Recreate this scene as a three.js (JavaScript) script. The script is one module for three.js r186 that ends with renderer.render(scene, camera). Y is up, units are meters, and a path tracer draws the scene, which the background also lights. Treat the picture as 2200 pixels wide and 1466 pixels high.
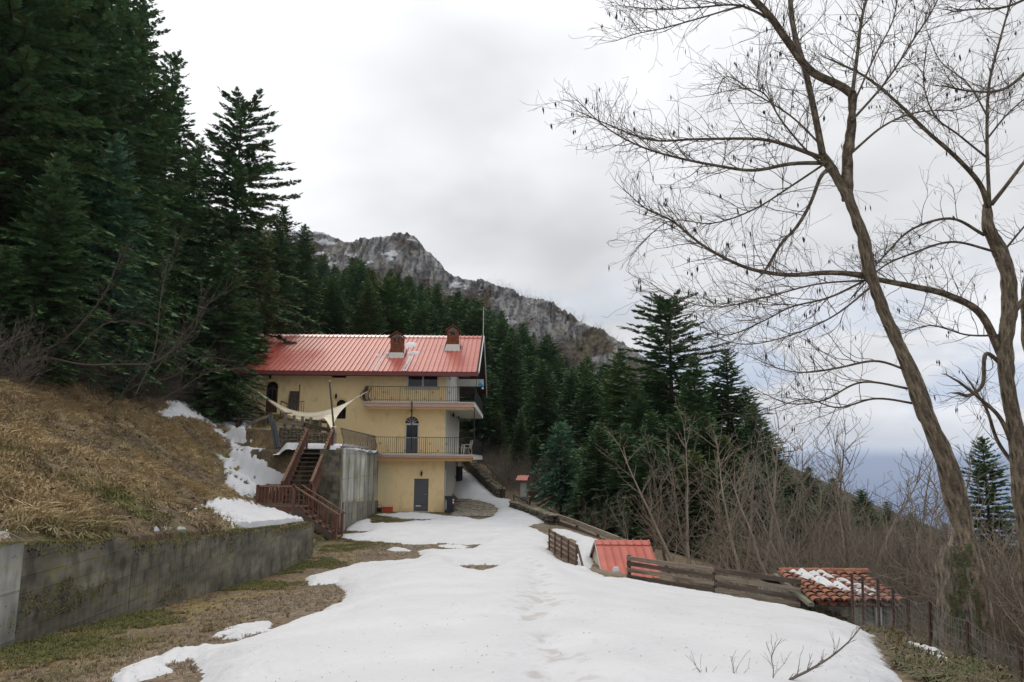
import * as THREE from 'three';
import { mergeGeometries } from 'three/addons/utils/BufferGeometryUtils.js';

// ---------------------------------------------------------------- camera, sky, sun, exposure
const scene = new THREE.Scene();
const F = 1600, PITCH = 9.02 * Math.PI / 180, ROLL = 0.008, EYE = 3.2;       // F: focal length in photo pixels (2200 x 1466)
const camera = new THREE.PerspectiveCamera(2 * Math.atan(733 / F) * 180 / Math.PI, 2200 / 1466, 0.1, 700000);
camera.position.set(0, EYE, 0);
camera.rotation.set(PITCH, 0, ROLL, 'YXZ');
camera.updateMatrixWorld(true);
const renderer = new THREE.WebGLRenderer({ antialias: true });
renderer.toneMapping = THREE.LinearToneMapping;
renderer.toneMappingExposure = 1.64;
renderer.shadowMap.enabled = true;
const SUN = new THREE.Vector3(-0.27, 0.62, -0.74).normalize();                // behind the cloud, over the fir wood
const sun = new THREE.DirectionalLight(0xfff4e6, 0.7);
sun.position.copy(SUN).multiplyScalar(200); sun.castShadow = true; sun.shadow.radius = 40;
sun.shadow.camera.left = sun.shadow.camera.bottom = -90; sun.shadow.camera.right = sun.shadow.camera.top = 90; sun.shadow.camera.far = 500;
scene.add(sun, sun.target);
scene.fog = new THREE.FogExp2(0xc2d2ee, 0.0001);                             // the blue air over the far lowland

// ---------------------------------------------------------------- numbers
const clamp = (x, a = 0, b = 1) => Math.min(b, Math.max(a, x));
const mix = (a, b, t) => a + (b - a) * t;
const ss = (a, b, x) => { const t = clamp((x - a) / (b - a)); return t * t * (3 - 2 * t); };
function rng(seed) { let s = seed | 0; return () => { s = (s + 0x6d2b79f5) | 0; let t = Math.imul(s ^ (s >>> 15), 1 | s); t = (t + Math.imul(t ^ (t >>> 7), 61 | t)) ^ t; return ((t ^ (t >>> 14)) >>> 0) / 4294967296; }; }
const hash = (x, y, z) => { let h = Math.imul(x, 374761393) + Math.imul(y, 668265263) + Math.imul(z, 1442695041) | 0; h = Math.imul(h ^ (h >>> 13), 1274126177); return ((h ^ (h >>> 16)) >>> 0) / 4294967296; };
function noise(x, y, z = 0, p = 0) {                                          // value noise 0..1, repeating every p cells if p
  const xi = Math.floor(x), yi = Math.floor(y), zi = Math.floor(z), fx = x - xi, fy = y - yi, fz = z - zi;
  const u = fx * fx * (3 - 2 * fx), v = fy * fy * (3 - 2 * fy), w = fz * fz * (3 - 2 * fz), m = (a) => (p ? ((a % p) + p) % p : a);
  const a = m(xi), b = m(xi + 1), c = m(yi), e = m(yi + 1);
  const q = (k) => mix(mix(hash(a, c, k), hash(b, c, k), u), mix(hash(a, e, k), hash(b, e, k), u), v);
  return fz === 0 ? q(zi) : mix(q(zi), q(zi + 1), w);
}
function fbm(x, y, z = 0, o = 4, p = 0) { let s = 0, a = 0.5, n = 0; for (let i = 0; i < o; i++) { s += a * noise(x, y, z + i * 17, p); n += a; x *= 2; y *= 2; a *= 0.5; if (p) p *= 2; } return s / n; }
function tab(x, t) { if (x <= t[0][0]) return t[0][1]; for (let i = 1; i < t.length; i++) if (x <= t[i][0]) { const k = (x - t[i - 1][0]) / (t[i][0] - t[i - 1][0]); return mix(t[i - 1][1], t[i][1], k); } return t[t.length - 1][1]; }
const V = (x, y, z) => new THREE.Vector3(x, y, z);

// a photo pixel to a point in the upright plane d metres ahead; a point to its photo pixel
const ray = (px, py) => V((px - 1100) / F, -(py - 733) / F, -1).applyQuaternion(camera.quaternion);
const P = (px, py, d) => { const r = ray(px, py), t = -d / r.z; return V(r.x * t, EYE + r.y * t, -d); };
const inv = camera.matrixWorld.clone().invert(), tmpV = V(0, 0, 0);
const proj = (x, y, z) => { tmpV.set(x, y, z).applyMatrix4(inv); const k = F / Math.max(0.05, -tmpV.z); return tmpV.z > -0.05 ? [tmpV.x > 0 ? 9999 : -9999, 9999] : [1100 + tmpV.x * k, 733 - tmpV.y * k]; };

// ---------------------------------------------------------------- sky: a broken overcast, brightest where the sun stands behind it
{
  const W = 2048, Hh = 1024, data = new Float32Array(W * Hh * 4);
  for (let j = 0; j < Hh; j++) {
    const el = ((j + 0.5) / Hh - 0.5) * Math.PI, sy = Math.sin(el), cy = Math.cos(el);
    for (let i = 0; i < W; i++) {
      const az = ((i + 0.5) / W - 0.5) * 2 * Math.PI, x = cy * Math.cos(az), z = cy * Math.sin(az), o = (j * W + i) * 4;
      if (el <= 0) { data.set([0.30, 0.34, 0.40, 1], o); continue; }
      const k = 1 / (sy + 0.22), cx = x * k, cz = z * k;
      const n1 = fbm(cx * 1.1 + 3.1, cz * 1.1 + 8.4, 0, 5), n2 = fbm(cx * 2.6 + n1 * 1.5, cz * 2.6 + 5, 9, 5);
      const toSun = Math.acos(clamp(x * SUN.x + sy * SUN.y + z * SUN.z, -1, 1));
      let L = 0.385 + 0.40 * sy + 0.22 * Math.exp(-((toSun / 0.36) ** 2)) + 0.08 * Math.exp(-((toSun / 0.8) ** 2));
      L *= 1 + (n1 - 0.5) * 0.72 + (n2 - 0.5) * 0.42;
      let r = L * 0.985, g = L * 0.995, b = L * 1.02;
      // breaks of blue between low cloud banks toward the open side
      const aside = ss(-0.35, 0.55, Math.cos(az + 0.55)), puff = fbm(az * 7 + 2, el * 24, 4, 5), open = ss(0.30, 0.06, el) * aside * ss(0.44, 0.62, puff + 0.07 * ss(0.16, 0.03, el));
      r = mix(r, 0.34, open * 0.7); g = mix(g, 0.41, open * 0.7); b = mix(b, 0.53, open * 0.7);
      const lit = ss(0.26, 0.05, el) * aside * ss(0.56, 0.36, puff) * 0.10; r += lit; g += lit; b += lit;
      const band = Math.exp(-(((el - 0.010) / 0.016) ** 2)) * (0.3 + 0.7 * fbm(az * 9, el * 60, 2, 3)); r += band * 0.22; g += band * 0.24; b += band * 0.27;
      data[o] = r; data[o + 1] = g; data[o + 2] = b; data[o + 3] = 1;
    }
  }
  const t = new THREE.DataTexture(data, W, Hh, THREE.RGBAFormat, THREE.FloatType);
  t.mapping = THREE.EquirectangularReflectionMapping; t.magFilter = THREE.LinearFilter; t.needsUpdate = true;
  scene.background = t; scene.environment = t;
}

// ---------------------------------------------------------------- helpers
const used = {};
const numbered = (n) => { const k = used[n] = (used[n] ?? -1) + 1; return k ? n + '_' + String(k).padStart(3, '0') : n; };
const shadowed = (m) => { m.castShadow = m.receiveShadow = true; return m; };
function part(name, geo, mat, parent, kind) { const m = shadowed(new THREE.Mesh(geo, mat)); m.name = name; parent.add(m); if (kind) m.userData.kind = kind; return m; }
function thing(name, label, category, pos = [0, 0, 0], turn = 0, group) {
  const o = new THREE.Group(); o.name = numbered(name); o.position.set(...pos); o.rotation.y = turn; scene.add(o);
  o.userData = { label, category }; if (group) o.userData.group = group; return o;
}
function struct(name, geo, mat) { const m = shadowed(new THREE.Mesh(geo, mat)); m.name = numbered(name); m.userData = { kind: 'structure' }; scene.add(m); return m; }
function stuff(name, geo, mat, label, category) { const m = shadowed(new THREE.Mesh(geo, mat)); m.name = numbered(name); m.userData = { kind: 'stuff', label, category }; scene.add(m); return m; }
function instances(name, geo, mat, mats, cols, label, category) {
  const m = shadowed(new THREE.InstancedMesh(geo, mat, mats.length)); m.name = numbered(name); m.userData = { kind: 'stuff', label, category };
  mats.forEach((x, i) => { m.setMatrixAt(i, x); if (cols) m.setColorAt(i, cols[i]); }); scene.add(m); return m;
}
class MB {                                                                    // collects triangles
  constructor() { this.p = []; this.i = []; this.c = []; this.t = []; }
  get n() { return this.p.length / 3; }
  v(x, y, z, c, u = 0, w = 0) { this.p.push(x, y, z); if (c) this.c.push(c[0], c[1], c[2]); this.t.push(u, w); return this.n - 1; }
  f(a, b, c) { this.i.push(a, b, c); }
  quad(a, b, c, d) { this.i.push(a, b, c, a, c, d); }
  tube(pts, rad, seg = 5, col, cap = true, vs = 1) {                          // pts: Vector3[], rad: number[]
    const n = pts.length, T = V(0, 0, 0), A = V(0, 0, 0), B = V(0, 0, 0); let prev = null, len = 0;
    for (let k = 0; k < n; k++) {
      T.copy(pts[Math.min(n - 1, k + 1)]).sub(pts[Math.max(0, k - 1)]).normalize();
      if (!prev) { A.set(Math.abs(T.y) > 0.9 ? 1 : 0, Math.abs(T.y) > 0.9 ? 0 : 1, 0); } else A.copy(prev);
      A.addScaledVector(T, -A.dot(T)).normalize(); prev = A.clone(); B.crossVectors(T, A);
      if (k) len += pts[k].distanceTo(pts[k - 1]);
      for (let s = 0; s <= seg; s++) {
        const a = s / seg * Math.PI * 2, ca = Math.cos(a) * rad[k], sa = Math.sin(a) * rad[k];
        this.v(pts[k].x + A.x * ca + B.x * sa, pts[k].y + A.y * ca + B.y * sa, pts[k].z + A.z * ca + B.z * sa, col, s / seg * Math.max(1, Math.round(rad[0] * 6.3 / vs)), len / vs);
      }
    }
    const b0 = this.n - n * (seg + 1);
    for (let k = 0; k < n - 1; k++) for (let s = 0; s < seg; s++) { const a = b0 + k * (seg + 1) + s, c = a + seg + 1; this.i.push(a, a + 1, c, a + 1, c + 1, c); }
    if (cap && seg > 2) for (let s = 1; s < seg - 1; s++) { this.i.push(b0, b0 + s + 1, b0 + s); const e = b0 + (n - 1) * (seg + 1); this.i.push(e, e + s, e + s + 1); }
  }
  geo(normals = true) {
    const g = new THREE.BufferGeometry();
    g.setAttribute('position', new THREE.Float32BufferAttribute(this.p, 3)); g.setAttribute('uv', new THREE.Float32BufferAttribute(this.t, 2));
    if (this.c.length === this.p.length) g.setAttribute('color', new THREE.Float32BufferAttribute(this.c, 3));
    g.setIndex(new THREE.Uint32BufferAttribute(this.i, 1)); if (normals) g.computeVertexNormals(); return g;
  }
}
function muv(g, s = 1) {                                                      // uv in metres from the face that a vertex belongs to
  const p = g.attributes.position, n = g.attributes.normal, t = new Float32Array(p.count * 2);
  for (let i = 0; i < p.count; i++) {
    const ax = Math.abs(n.getX(i)), ay = Math.abs(n.getY(i)), az = Math.abs(n.getZ(i)), x = p.getX(i), y = p.getY(i), z = p.getZ(i);
    const [a, b] = ay > ax && ay > az ? [x, z] : ax > az ? [z, y] : [x, y]; t[i * 2] = a / s; t[i * 2 + 1] = b / s;
  }
  g.setAttribute('uv', new THREE.BufferAttribute(t, 2)); return g;
}
const box = (x0, x1, y0, y1, z0, z1, s = 1) => { const g = new THREE.BoxGeometry(Math.abs(x1 - x0), Math.abs(y1 - y0), Math.abs(z1 - z0)); g.translate((x0 + x1) / 2, (y0 + y1) / 2, (z0 + z1) / 2); return muv(g, s); };
const grained = (g) => { const p = g.attributes.position, n = g.attributes.normal, t = g.attributes.uv; for (let i = 0; i < p.count; i++) { const ax = Math.abs(n.getX(i)); t.setXY(i, (ax > 0.5 ? p.getY(i) : p.getX(i)) + w0, (Math.abs(n.getZ(i)) > 0.5 ? p.getY(i) : p.getZ(i)) + w0 * 3); } w0 = (w0 + 0.377) % 7; return g; };
let w0 = 0;
// a bar of rectangular section w x h from a to b; h is measured along up
function bar(a, b, w, h, up = V(0, 1, 0)) {
  const L = a.distanceTo(b), g = grained(new THREE.BoxGeometry(w, h, L)), z = b.clone().sub(a).normalize(), x = up.clone().cross(z).normalize(), y = z.clone().cross(x);
  g.applyMatrix4(new THREE.Matrix4().makeBasis(x, y, z).setPosition(a.clone().add(b).multiplyScalar(0.5))); return g;
}
const rod = (a, b, r0, r1 = r0, seg = 6) => { const m = new MB(); m.tube([a, b], [r0, r1], seg); return m.geo(); };
const merge = (l) => mergeGeometries(l.map((g) => { const h = g.index ? g.toNonIndexed() : g; for (const k of Object.keys(h.attributes)) if (!['position', 'normal', 'uv'].includes(k)) h.deleteAttribute(k); return h; }));

function tex(w, h, fn, srgb = true) {                                         // fn(u, v) -> [r, g, b] 0..1 in sRGB
  const d = new Uint8Array(w * h * 4);
  for (let j = 0; j < h; j++) for (let i = 0; i < w; i++) { const c = fn(i / w, j / h), o = (j * w + i) * 4; d[o] = clamp(c[0]) * 255; d[o + 1] = clamp(c[1]) * 255; d[o + 2] = clamp(c[2]) * 255; d[o + 3] = 255; }
  const t = new THREE.DataTexture(d, w, h); t.wrapS = t.wrapT = THREE.RepeatWrapping; t.magFilter = THREE.LinearFilter; t.minFilter = THREE.LinearMipmapLinearFilter; if (srgb) t.colorSpace = THREE.SRGBColorSpace; t.needsUpdate = true; return t;
}
const scaled = (t, x, y = x) => { const c = t.clone(); c.repeat.set(x, y); c.needsUpdate = true; return c; };
const mono = (w, h, fn) => tex(w, h, (u, v) => { const k = fn(u, v); return [k, k, k]; }, false);
const std = (o) => new THREE.MeshStandardMaterial({ roughness: 0.85, metalness: 0, ...o });
const phys = (o) => new THREE.MeshPhysicalMaterial({ roughness: 0.85, metalness: 0, ...o });
// ---------------------------------------------------------------- the lie of the land; d is metres ahead of the camera (d = -z)
const yard = (d) => tab(d, [[-20, 1.9], [0, 1.68], [5, 1.6], [12, 1.02], [20, 0.38], [26, 0.05], [30, 0], [46, 0], [50, 0.3], [52, 0.55], [64, 2.5], [80, 5.5]]);
const edgeX = (d) => tab(d, [[-10, 3], [4, 2.9], [6.9, 3.4], [12.1, 5.7], [17.5, 6.6], [19.5, 5.2], [21.4, 3.8], [24, 3.6], [30, 4.4], [40, 2.7], [46, 1.6], [60, 0.5]]);
const wallX = (d) => tab(d, [[-10, -4.9], [0, -5.3], [8.8, -5.74], [25.2, -6.53], [27, -6.7], [31, -7.2], [34, -7.5], [46, -8.1]]);
const wallTop = (d) => yard(d) + mix(1.06, 1.2, ss(9, 25, d)) - 0.22;
const CREST_PX = [[0, 230], [690, 508], [850, 505], [1000, 606], [1200, 662], [1350, 752]];
const CREST = [[-500, 120, 330], [0, 230, 330], [300, 360, 330], [560, 470, 330], [690, 508, 330], [760, 525, 330], [810, 512, 330], [850, 505, 330], [900, 522, 330], [930, 556, 325], [1000, 606, 320], [1060, 612, 310], [1140, 640, 300],
  [1200, 662, 290], [1290, 716, 275], [1350, 752, 260], [1450, 850, 220], [1660, 985, 170], [1880, 1085, 155], [2050, 1150, 145], [2300, 1210, 140], [2900, 1300, 130]].map(([x, y, d]) => { const p = P(x, y, d); return [p.x / d, p.y - (y < 860 ? 5 : 0), d]; });
const crestY = (u) => tab(u, CREST.map((c) => [c[0], c[1]])), crestD = (u) => tab(u, CREST.map((c) => [c[0], c[2]]));
const base0 = (u) => tab(u, [[-0.9, 16], [-0.4, 11], [-0.2, 7], [-0.06, 2.4], [0.02, 0.8], [0.08, -0.4], [0.2, -4], [0.4, -8], [1, -12]]);
function near(x, d) {
  let y = yard(d) - 0.24 * ss(-1, -5.5, x) * ss(28, 20, d) - 0.55 * ss(0.5, 6, x) * ss(5, 14, d) * ss(30, 22, d);
  const xe = edgeX(d);
  if (x > xe) { const t = x - xe; y -= 10 * (1 - Math.exp(-0.27 * t * ss(0, 2, t) / 10)); }
  y -= 0.9 * Math.exp(-(((x - 7.9) / 1.2) ** 2) - ((d - 15.2) / 1.3) ** 2);   // the hollow in front of the hut
  const t = wallX(d) - x;
  if (t > 0.18) {
    const k = 1 - ss(25.2, 27.2, d), s = (t - 0.18) / 9.2, top = 5.9;
    const up = s > 1 ? top + 0.34 * (s - 1) * 9.2 : 0;
    const a = s > 1 ? up : wallTop(d) + 0.04 + (top - wallTop(d) - 0.04) * Math.pow(s, mix(0.92, 1.3, ss(15, 24, d))), b = s > 1 ? up : top * Math.pow(s, 1.22);
    let h = mix(b, a, k);
    h += (fbm(x * 0.35, d * 0.35, 3) - 0.5) * 0.7 * ss(0, 2, t) + (fbm(x * 1.3, d * 1.3, 5) - 0.5) * 0.22 * ss(0, 1, t);
    // the terrace by the house and the ground above the gabions
    const on = ss(33.4, 34.5, d);
    if (on > 0) {
      let tr = 3.56;
      if (x < -10.1 - (d - 39) * 0.24) tr = Math.max(tr, mix(3.56, tab(d, [[39, 4.55], [46, 5.85]]), ss(38.9, 39.1, d)));
      if (x < -12.2) tr = Math.max(tr, mix(tr, h, ss(-12.2, -13.4, x)));
      h = mix(h, tr, on);
    }
    y = Math.max(h, y);
  }
  return y;
}
function H(x, d) {
  let y = d < 80 ? near(x, d) : 0;
  const w = ss(48, 78, d);
  if (w > 0) {
    const u = x / d, Dc = crestD(u), Yc = crestY(u), b = base0(u), t = (d - 55) / (Dc - 55);
    let f = t < 1 ? b + (Yc - b) * tab(t, [[-1, 0], [0, 0], [0.8, tab(u, [[-0.2, 0.62], [0, 0.57], [0.06, 0.5], [0.15, 0.46], [0.2, 0.6]])], [0.94, tab(u, [[-0.2, 0.80], [0, 0.72], [0.06, 0.64], [0.15, 0.58], [0.2, 0.8]])], [1, 1]]) : Yc - (d - Dc) * 0.5;
    f += (fbm(x * 0.03, d * 0.03, 7) - 0.5) * 8 * ss(70, 160, d) * ss(1, 0.8, t);
    y = mix(y, f, w);
  }
  return y;
}
const G = (px, py, lift = 0) => {                                            // where a photo pixel meets the ground
  const r = ray(px, py), s = -r.z; let d0 = 1.5;
  for (let d = 2; d < 700; d *= 1.01) {
    const h = EYE + r.y * d / s - H(r.x * d / s, d) - lift;
    if (h < 0) { let a = d0, b = d; for (let k = 0; k < 18; k++) { const m = (a + b) / 2; if (EYE + r.y * m / s - H(r.x * m / s, m) - lift < 0) b = m; else a = m; } return V(r.x * b / s, EYE + r.y * b / s, -b); }
    d0 = d;
  }
  return P(px, py, 600);
};
// ---------------------------------------------------------------- ground sheet
const grainTex = tex(512, 512, (u, v) => { const a = fbm(u * 24, v * 24, 1, 4, 24), b = noise(u * 128, v * 128, 5, 128), c = fbm(u * 6, v * 6, 9, 3, 6); const k = 0.55 + 0.35 * a + 0.32 * (b - 0.5) + 0.25 * (c - 0.5); return [k * 1.02, k, k * 0.96]; });
const grainBump = mono(512, 512, (u, v) => fbm(u * 32, v * 32, 2, 4, 32) * 0.7 + noise(u * 140, v * 140, 5, 140) * 0.3);
const groundMat = std({ vertexColors: true, map: scaled(grainTex, 0.45), bumpMap: scaled(grainBump, 0.5), bumpScale: 0.025, roughness: 0.95 });
const lerp3 = (a, b, t) => [mix(a[0], b[0], t), mix(a[1], b[1], t), mix(a[2], b[2], t)];
const C = { dirt: [0.235, 0.165, 0.10], gravel: [0.34, 0.285, 0.215], moss: [0.15, 0.155, 0.05], yellow: [0.30, 0.225, 0.085], straw: [0.48, 0.365, 0.195], brown: [0.36, 0.255, 0.14], soil: [0.13, 0.092, 0.06], green: [0.19, 0.19, 0.055], litter: [0.13, 0.09, 0.06], forest: [0.055, 0.05, 0.03] };
function groundColor(x, d) {
  const n1 = fbm(x * 0.5, d * 0.5, 11, 4), n2 = fbm(x * 1.7, d * 1.7, 21, 4), n3 = fbm(x * 6, d * 6, 31, 3), t = wallX(d) - x;
  let c;
  if (t > 0.1 && d < 80) {                                                    // the bank
    c = lerp3(C.brown, C.straw, ss(0.38, 0.62, n1 * 0.5 + n2 * 0.5));
    c = lerp3(c, C.green, ss(0.54, 0.68, fbm(x * 0.42 + 7, d * 0.42, 41, 4)) * 0.75);
    c = lerp3(c, C.soil, ss(0.52, 0.64, fbm(x * 0.8 + 3, d * 0.8 + 9, 44, 4)) * 0.75);
    c = lerp3(c, C.moss, ss(0.9, 0.2, t) * ss(0.4, 0.6, n2));
    if (d > 40) c = lerp3(c, C.green, 0.7 * ss(0.4, 0.6, n1));
    c = lerp3(c, C.litter, ss(8.5, 11.5, t));
  } else if (d < 62 && x < edgeX(d) + (d > 48 ? 0.2 : 1.5)) {                                  // the yard
    c = lerp3(C.dirt, C.gravel, ss(0.42, 0.6, n1 * 0.6 + n2 * 0.4) * 0.8);
    c = lerp3(c, C.gravel, ss(0.55, 0.75, n3) * 0.35);
    const s = -t, edge = ss(2.6, 0.1, s) * 0.75 + ss(26, 31, d) * ss(-2.5, -6, x) * 0.45 + 0.06;
    c = lerp3(c, C.yellow, clamp(edge * 1.5) * ss(0.35, 0.6, n2));
    c = lerp3(c, C.moss, clamp(edge * 1.6) * ss(0.48, 0.6, fbm(x * 0.9 + 5, d * 0.9, 51, 4)));
  } else {
    c = lerp3(C.litter, C.forest, d > 60 ? 0.75 : ss(0.3, 0.7, n1));
    if (x > 0 && d < 60) c = lerp3(c, C.brown, 0.5);
  }
  const k = 0.8 + 0.4 * n3; return [c[0] * k, c[1] * k, c[2] * k];
}
{
  const us = [], ds = [];
  for (let k = -200; k <= 200; k++) us.push(k / 200 * 0.78);
  for (let k = 1; k <= 26; k++) { us.push(0.78 + k * k * 0.0045 + k * 0.01); us.unshift(-0.78 - k * k * 0.0045 - k * 0.01); }
  for (let d = -2.6; d < 1; d += 0.6) ds.push(d);
  for (let d = 1.2; d < 700; d *= d > 8 && d < 44 ? 1.0062 : 1.013) ds.push(d);
  const m = new MB(), nu = us.length;
  for (const d of ds) for (const u of us) { const x = u * (d + 3), y = H(x, d); m.v(x, y, -d, groundColor(x, d), x, d); }
  for (let j = 0; j < ds.length - 1; j++) for (let i = 0; i < nu - 1; i++) { const a = j * nu + i, b = a + nu; m.f(a, a + 1, b + 1); m.f(a, b + 1, b); }
  struct('ground', m.geo(), groundMat);
  const b = new MB(), nb = 80;                                                // the same ground behind the camera
  for (let j = 0; j <= nb; j++) for (let i = 0; i <= nb; i++) { const d = mix(-70, -2.59, j / nb), x = mix(-60, 60, i / nb); b.v(x, H(x, d), -d, groundColor(x, d), x, d); }
  for (let j = 0; j < nb; j++) for (let i = 0; i < nb; i++) { const a = j * (nb + 1) + i, c = a + nb + 1; b.f(a, a + 1, c + 1); b.f(a, c + 1, c); }
  struct('ground', b.geo(), groundMat);
}
// flat plain out to the horizon; haze blue of the lowland put into its colour
{
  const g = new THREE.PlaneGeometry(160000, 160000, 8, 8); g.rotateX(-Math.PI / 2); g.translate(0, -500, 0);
  struct('haze_blue_plain', g, std({ color: new THREE.Color().setRGB(0.055, 0.12, 0.26), roughness: 0.9 }));
}
// ---------------------------------------------------------------- snow: a sheet with its own depth that thins out into the ground
const SNOW = [
  [[410, 1480], [425, 1450], [418, 1440], [440, 1422], [418, 1411], [380, 1410], [360, 1418], [350, 1432], [330, 1445], [300, 1453], [262, 1452], [246, 1444], [262, 1436], [275, 1430], [300, 1415], [335, 1408], [352, 1395], [372, 1385], [415, 1385], [430, 1377], [470, 1380], [510, 1372], [560, 1358], [600, 1345], [640, 1328], [690, 1310], [735, 1288], [750, 1272], [742, 1262], [715, 1253], [728, 1249], [700, 1252], [668, 1254], [656, 1245], [662, 1237], [690, 1228], [720, 1220], [770, 1208], [830, 1203], [895, 1200], [905, 1192], [898, 1182], [930, 1178], [975, 1180], [1010, 1178], [1040, 1166], [1000, 1168], [940, 1166], [880, 1168], [820, 1162], [760, 1158], [735, 1155], [733, 1147], [770, 1145], [790, 1141], [745, 1140], [743, 1132], [760, 1120], [795, 1113], [800, 1124], [830, 1119], [900, 1117], [945, 1117], [920, 1115], [860, 1112], [815, 1106], [805, 1104], [830, 1103], [880, 1100], [915, 1102], [960, 1108], [1000, 1110], [1030, 1116], [1060, 1108], [1068, 1090], [1055, 1082], [1030, 1075], [1010, 1072], [985, 1072], [974, 1060], [974, 1000], [990, 1004], [1020, 1024], [1050, 1050], [1075, 1070], [1095, 1072], [1100, 1085], [1130, 1095], [1165, 1110], [1172, 1122], [1145, 1125], [1132, 1130], [1150, 1135], [1175, 1148], [1180, 1160], [1172, 1175], [1200, 1200], [1240, 1216], [1262, 1222], [1300, 1238], [1345, 1240], [1480, 1264], [1600, 1284], [1720, 1306], [1800, 1325], [1850, 1345], [1880, 1360], [1890, 1385], [1915, 1410], [1920, 1440], [1935, 1500], [2300, 2600], [3000, 9000], [-2000, 9000], [-400, 2600], [200, 1700], [380, 1500]],
  [[458, 1362], [475, 1352], [500, 1340], [545, 1332], [580, 1328], [586, 1335], [560, 1350], [520, 1364]],
  [[828, 1178], [850, 1175], [885, 1180], [880, 1184], [845, 1182]], [[938, 1170], [960, 1168], [1010, 1172], [990, 1177], [950, 1174]],
  [[1185, 1135], [1215, 1136], [1265, 1152], [1300, 1164], [1325, 1178], [1290, 1190], [1275, 1200], [1262, 1232], [1252, 1228], [1238, 1214], [1236, 1160], [1190, 1140]],
  [[1935, 1374], [1962, 1378], [2010, 1392], [2062, 1415], [2045, 1428], [1990, 1412], [1948, 1396]],
  [[1140, 1090], [1160, 1092], [1180, 1104], [1172, 1108]],
  [[342, 884], [360, 876], [375, 874], [358, 862], [385, 864], [405, 872], [398, 880], [412, 888], [440, 895], [470, 899], [500, 902], [535, 905], [532, 912], [512, 910], [497, 912], [508, 920], [530, 936], [520, 940], [508, 931], [496, 942], [530, 946], [566, 959], [545, 959], [520, 951], [505, 953], [492, 942], [466, 922], [490, 930], [498, 922], [480, 913], [455, 905], [420, 895], [390, 890], [360, 892]],
  [[515, 952], [532, 957], [542, 962], [528, 967], [518, 962]],
  [[470, 978], [492, 990], [515, 992], [500, 975], [503, 967], [522, 974], [545, 988], [562, 984], [592, 1000], [602, 1015], [612, 1025], [602, 1045], [575, 1058], [540, 1063], [515, 1056], [495, 1036], [498, 1022], [515, 1034], [540, 1042], [512, 1018], [495, 1011], [515, 1008], [548, 1026], [520, 1004], [492, 1000]],
  [[446, 1084], [472, 1077], [500, 1075], [530, 1081], [560, 1087], [600, 1097], [620, 1104], [652, 1123], [620, 1133], [580, 1142], [555, 1142], [520, 1146], [500, 1149], [516, 1135], [506, 1120], [480, 1108], [465, 1100], [440, 1090]],
  [[148, 1178], [165, 1168], [182, 1157], [203, 1172], [175, 1181]], [[248, 1158], [262, 1162], [272, 1151], [290, 1160], [304, 1172], [332, 1180], [290, 1184], [266, 1172]],
  [[333, 1144], [350, 1142], [372, 1152], [366, 1141], [398, 1152], [376, 1158]], [[335, 1165], [380, 1166], [386, 1173], [345, 1176]], [[-20, 1160], [10, 1160], [24, 1170], [-10, 1174]], [[440, 1155], [466, 1151], [460, 1158]],
];
const HOLES = [[[975, 1212], [1000, 1210], [1050, 1211], [1072, 1211], [1060, 1219], [1035, 1225], [1005, 1221]], [[820, 1116], [860, 1117], [910, 1118], [860, 1121], [825, 1122]]];
const inPoly = (x, y, p) => { let r = false; for (let i = 0, j = p.length - 1; i < p.length; j = i++) if ((p[i][1] > y) !== (p[j][1] > y) && x < (p[j][0] - p[i][0]) * (y - p[i][1]) / (p[j][1] - p[i][1]) + p[i][0]) r = !r; return r; };
const SQ = 2.4;                                                              // ground seen at a slant: up and down in the picture counts more
const toPoly = (x, y, p) => { let m = 1e9; for (let i = 0, j = p.length - 1; i < p.length; j = i++) { const ax = p[j][0], ay = p[j][1] * SQ, bx = p[i][0] - ax, by = p[i][1] * SQ - ay, t = clamp(((x - ax) * bx + (y * SQ - ay) * by) / (bx * bx + by * by)); m = Math.min(m, (x - ax - bx * t) ** 2 + (y * SQ - ay - by * t) ** 2); } return Math.sqrt(m); };
const BOX = (p) => { const a = p.map((q) => q[0]), b = p.map((q) => q[1]); return [Math.min(...a) - 60, Math.max(...a) + 60, Math.min(...b) - 30, Math.max(...b) + 30]; };
const SNOWB = SNOW.map(BOX), HOLEB = HOLES.map(BOX);
function snowDist(px, py) {                                                   // in photo pixels, > 0 inside
  let s = -60;
  SNOW.forEach((p, k) => { const b = SNOWB[k]; if (px < b[0] || px > b[1] || py < b[2] || py > b[3]) return; const q = toPoly(px, py, p); s = Math.max(s, inPoly(px, py, p) ? q : -q); });
  HOLES.forEach((p, k) => { const b = HOLEB[k]; if (px < b[0] || px > b[1] || py < b[2] || py > b[3]) return; const q = toPoly(px, py, p); s = Math.min(s, inPoly(px, py, p) ? -q : q); });
  return s;
}
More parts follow.
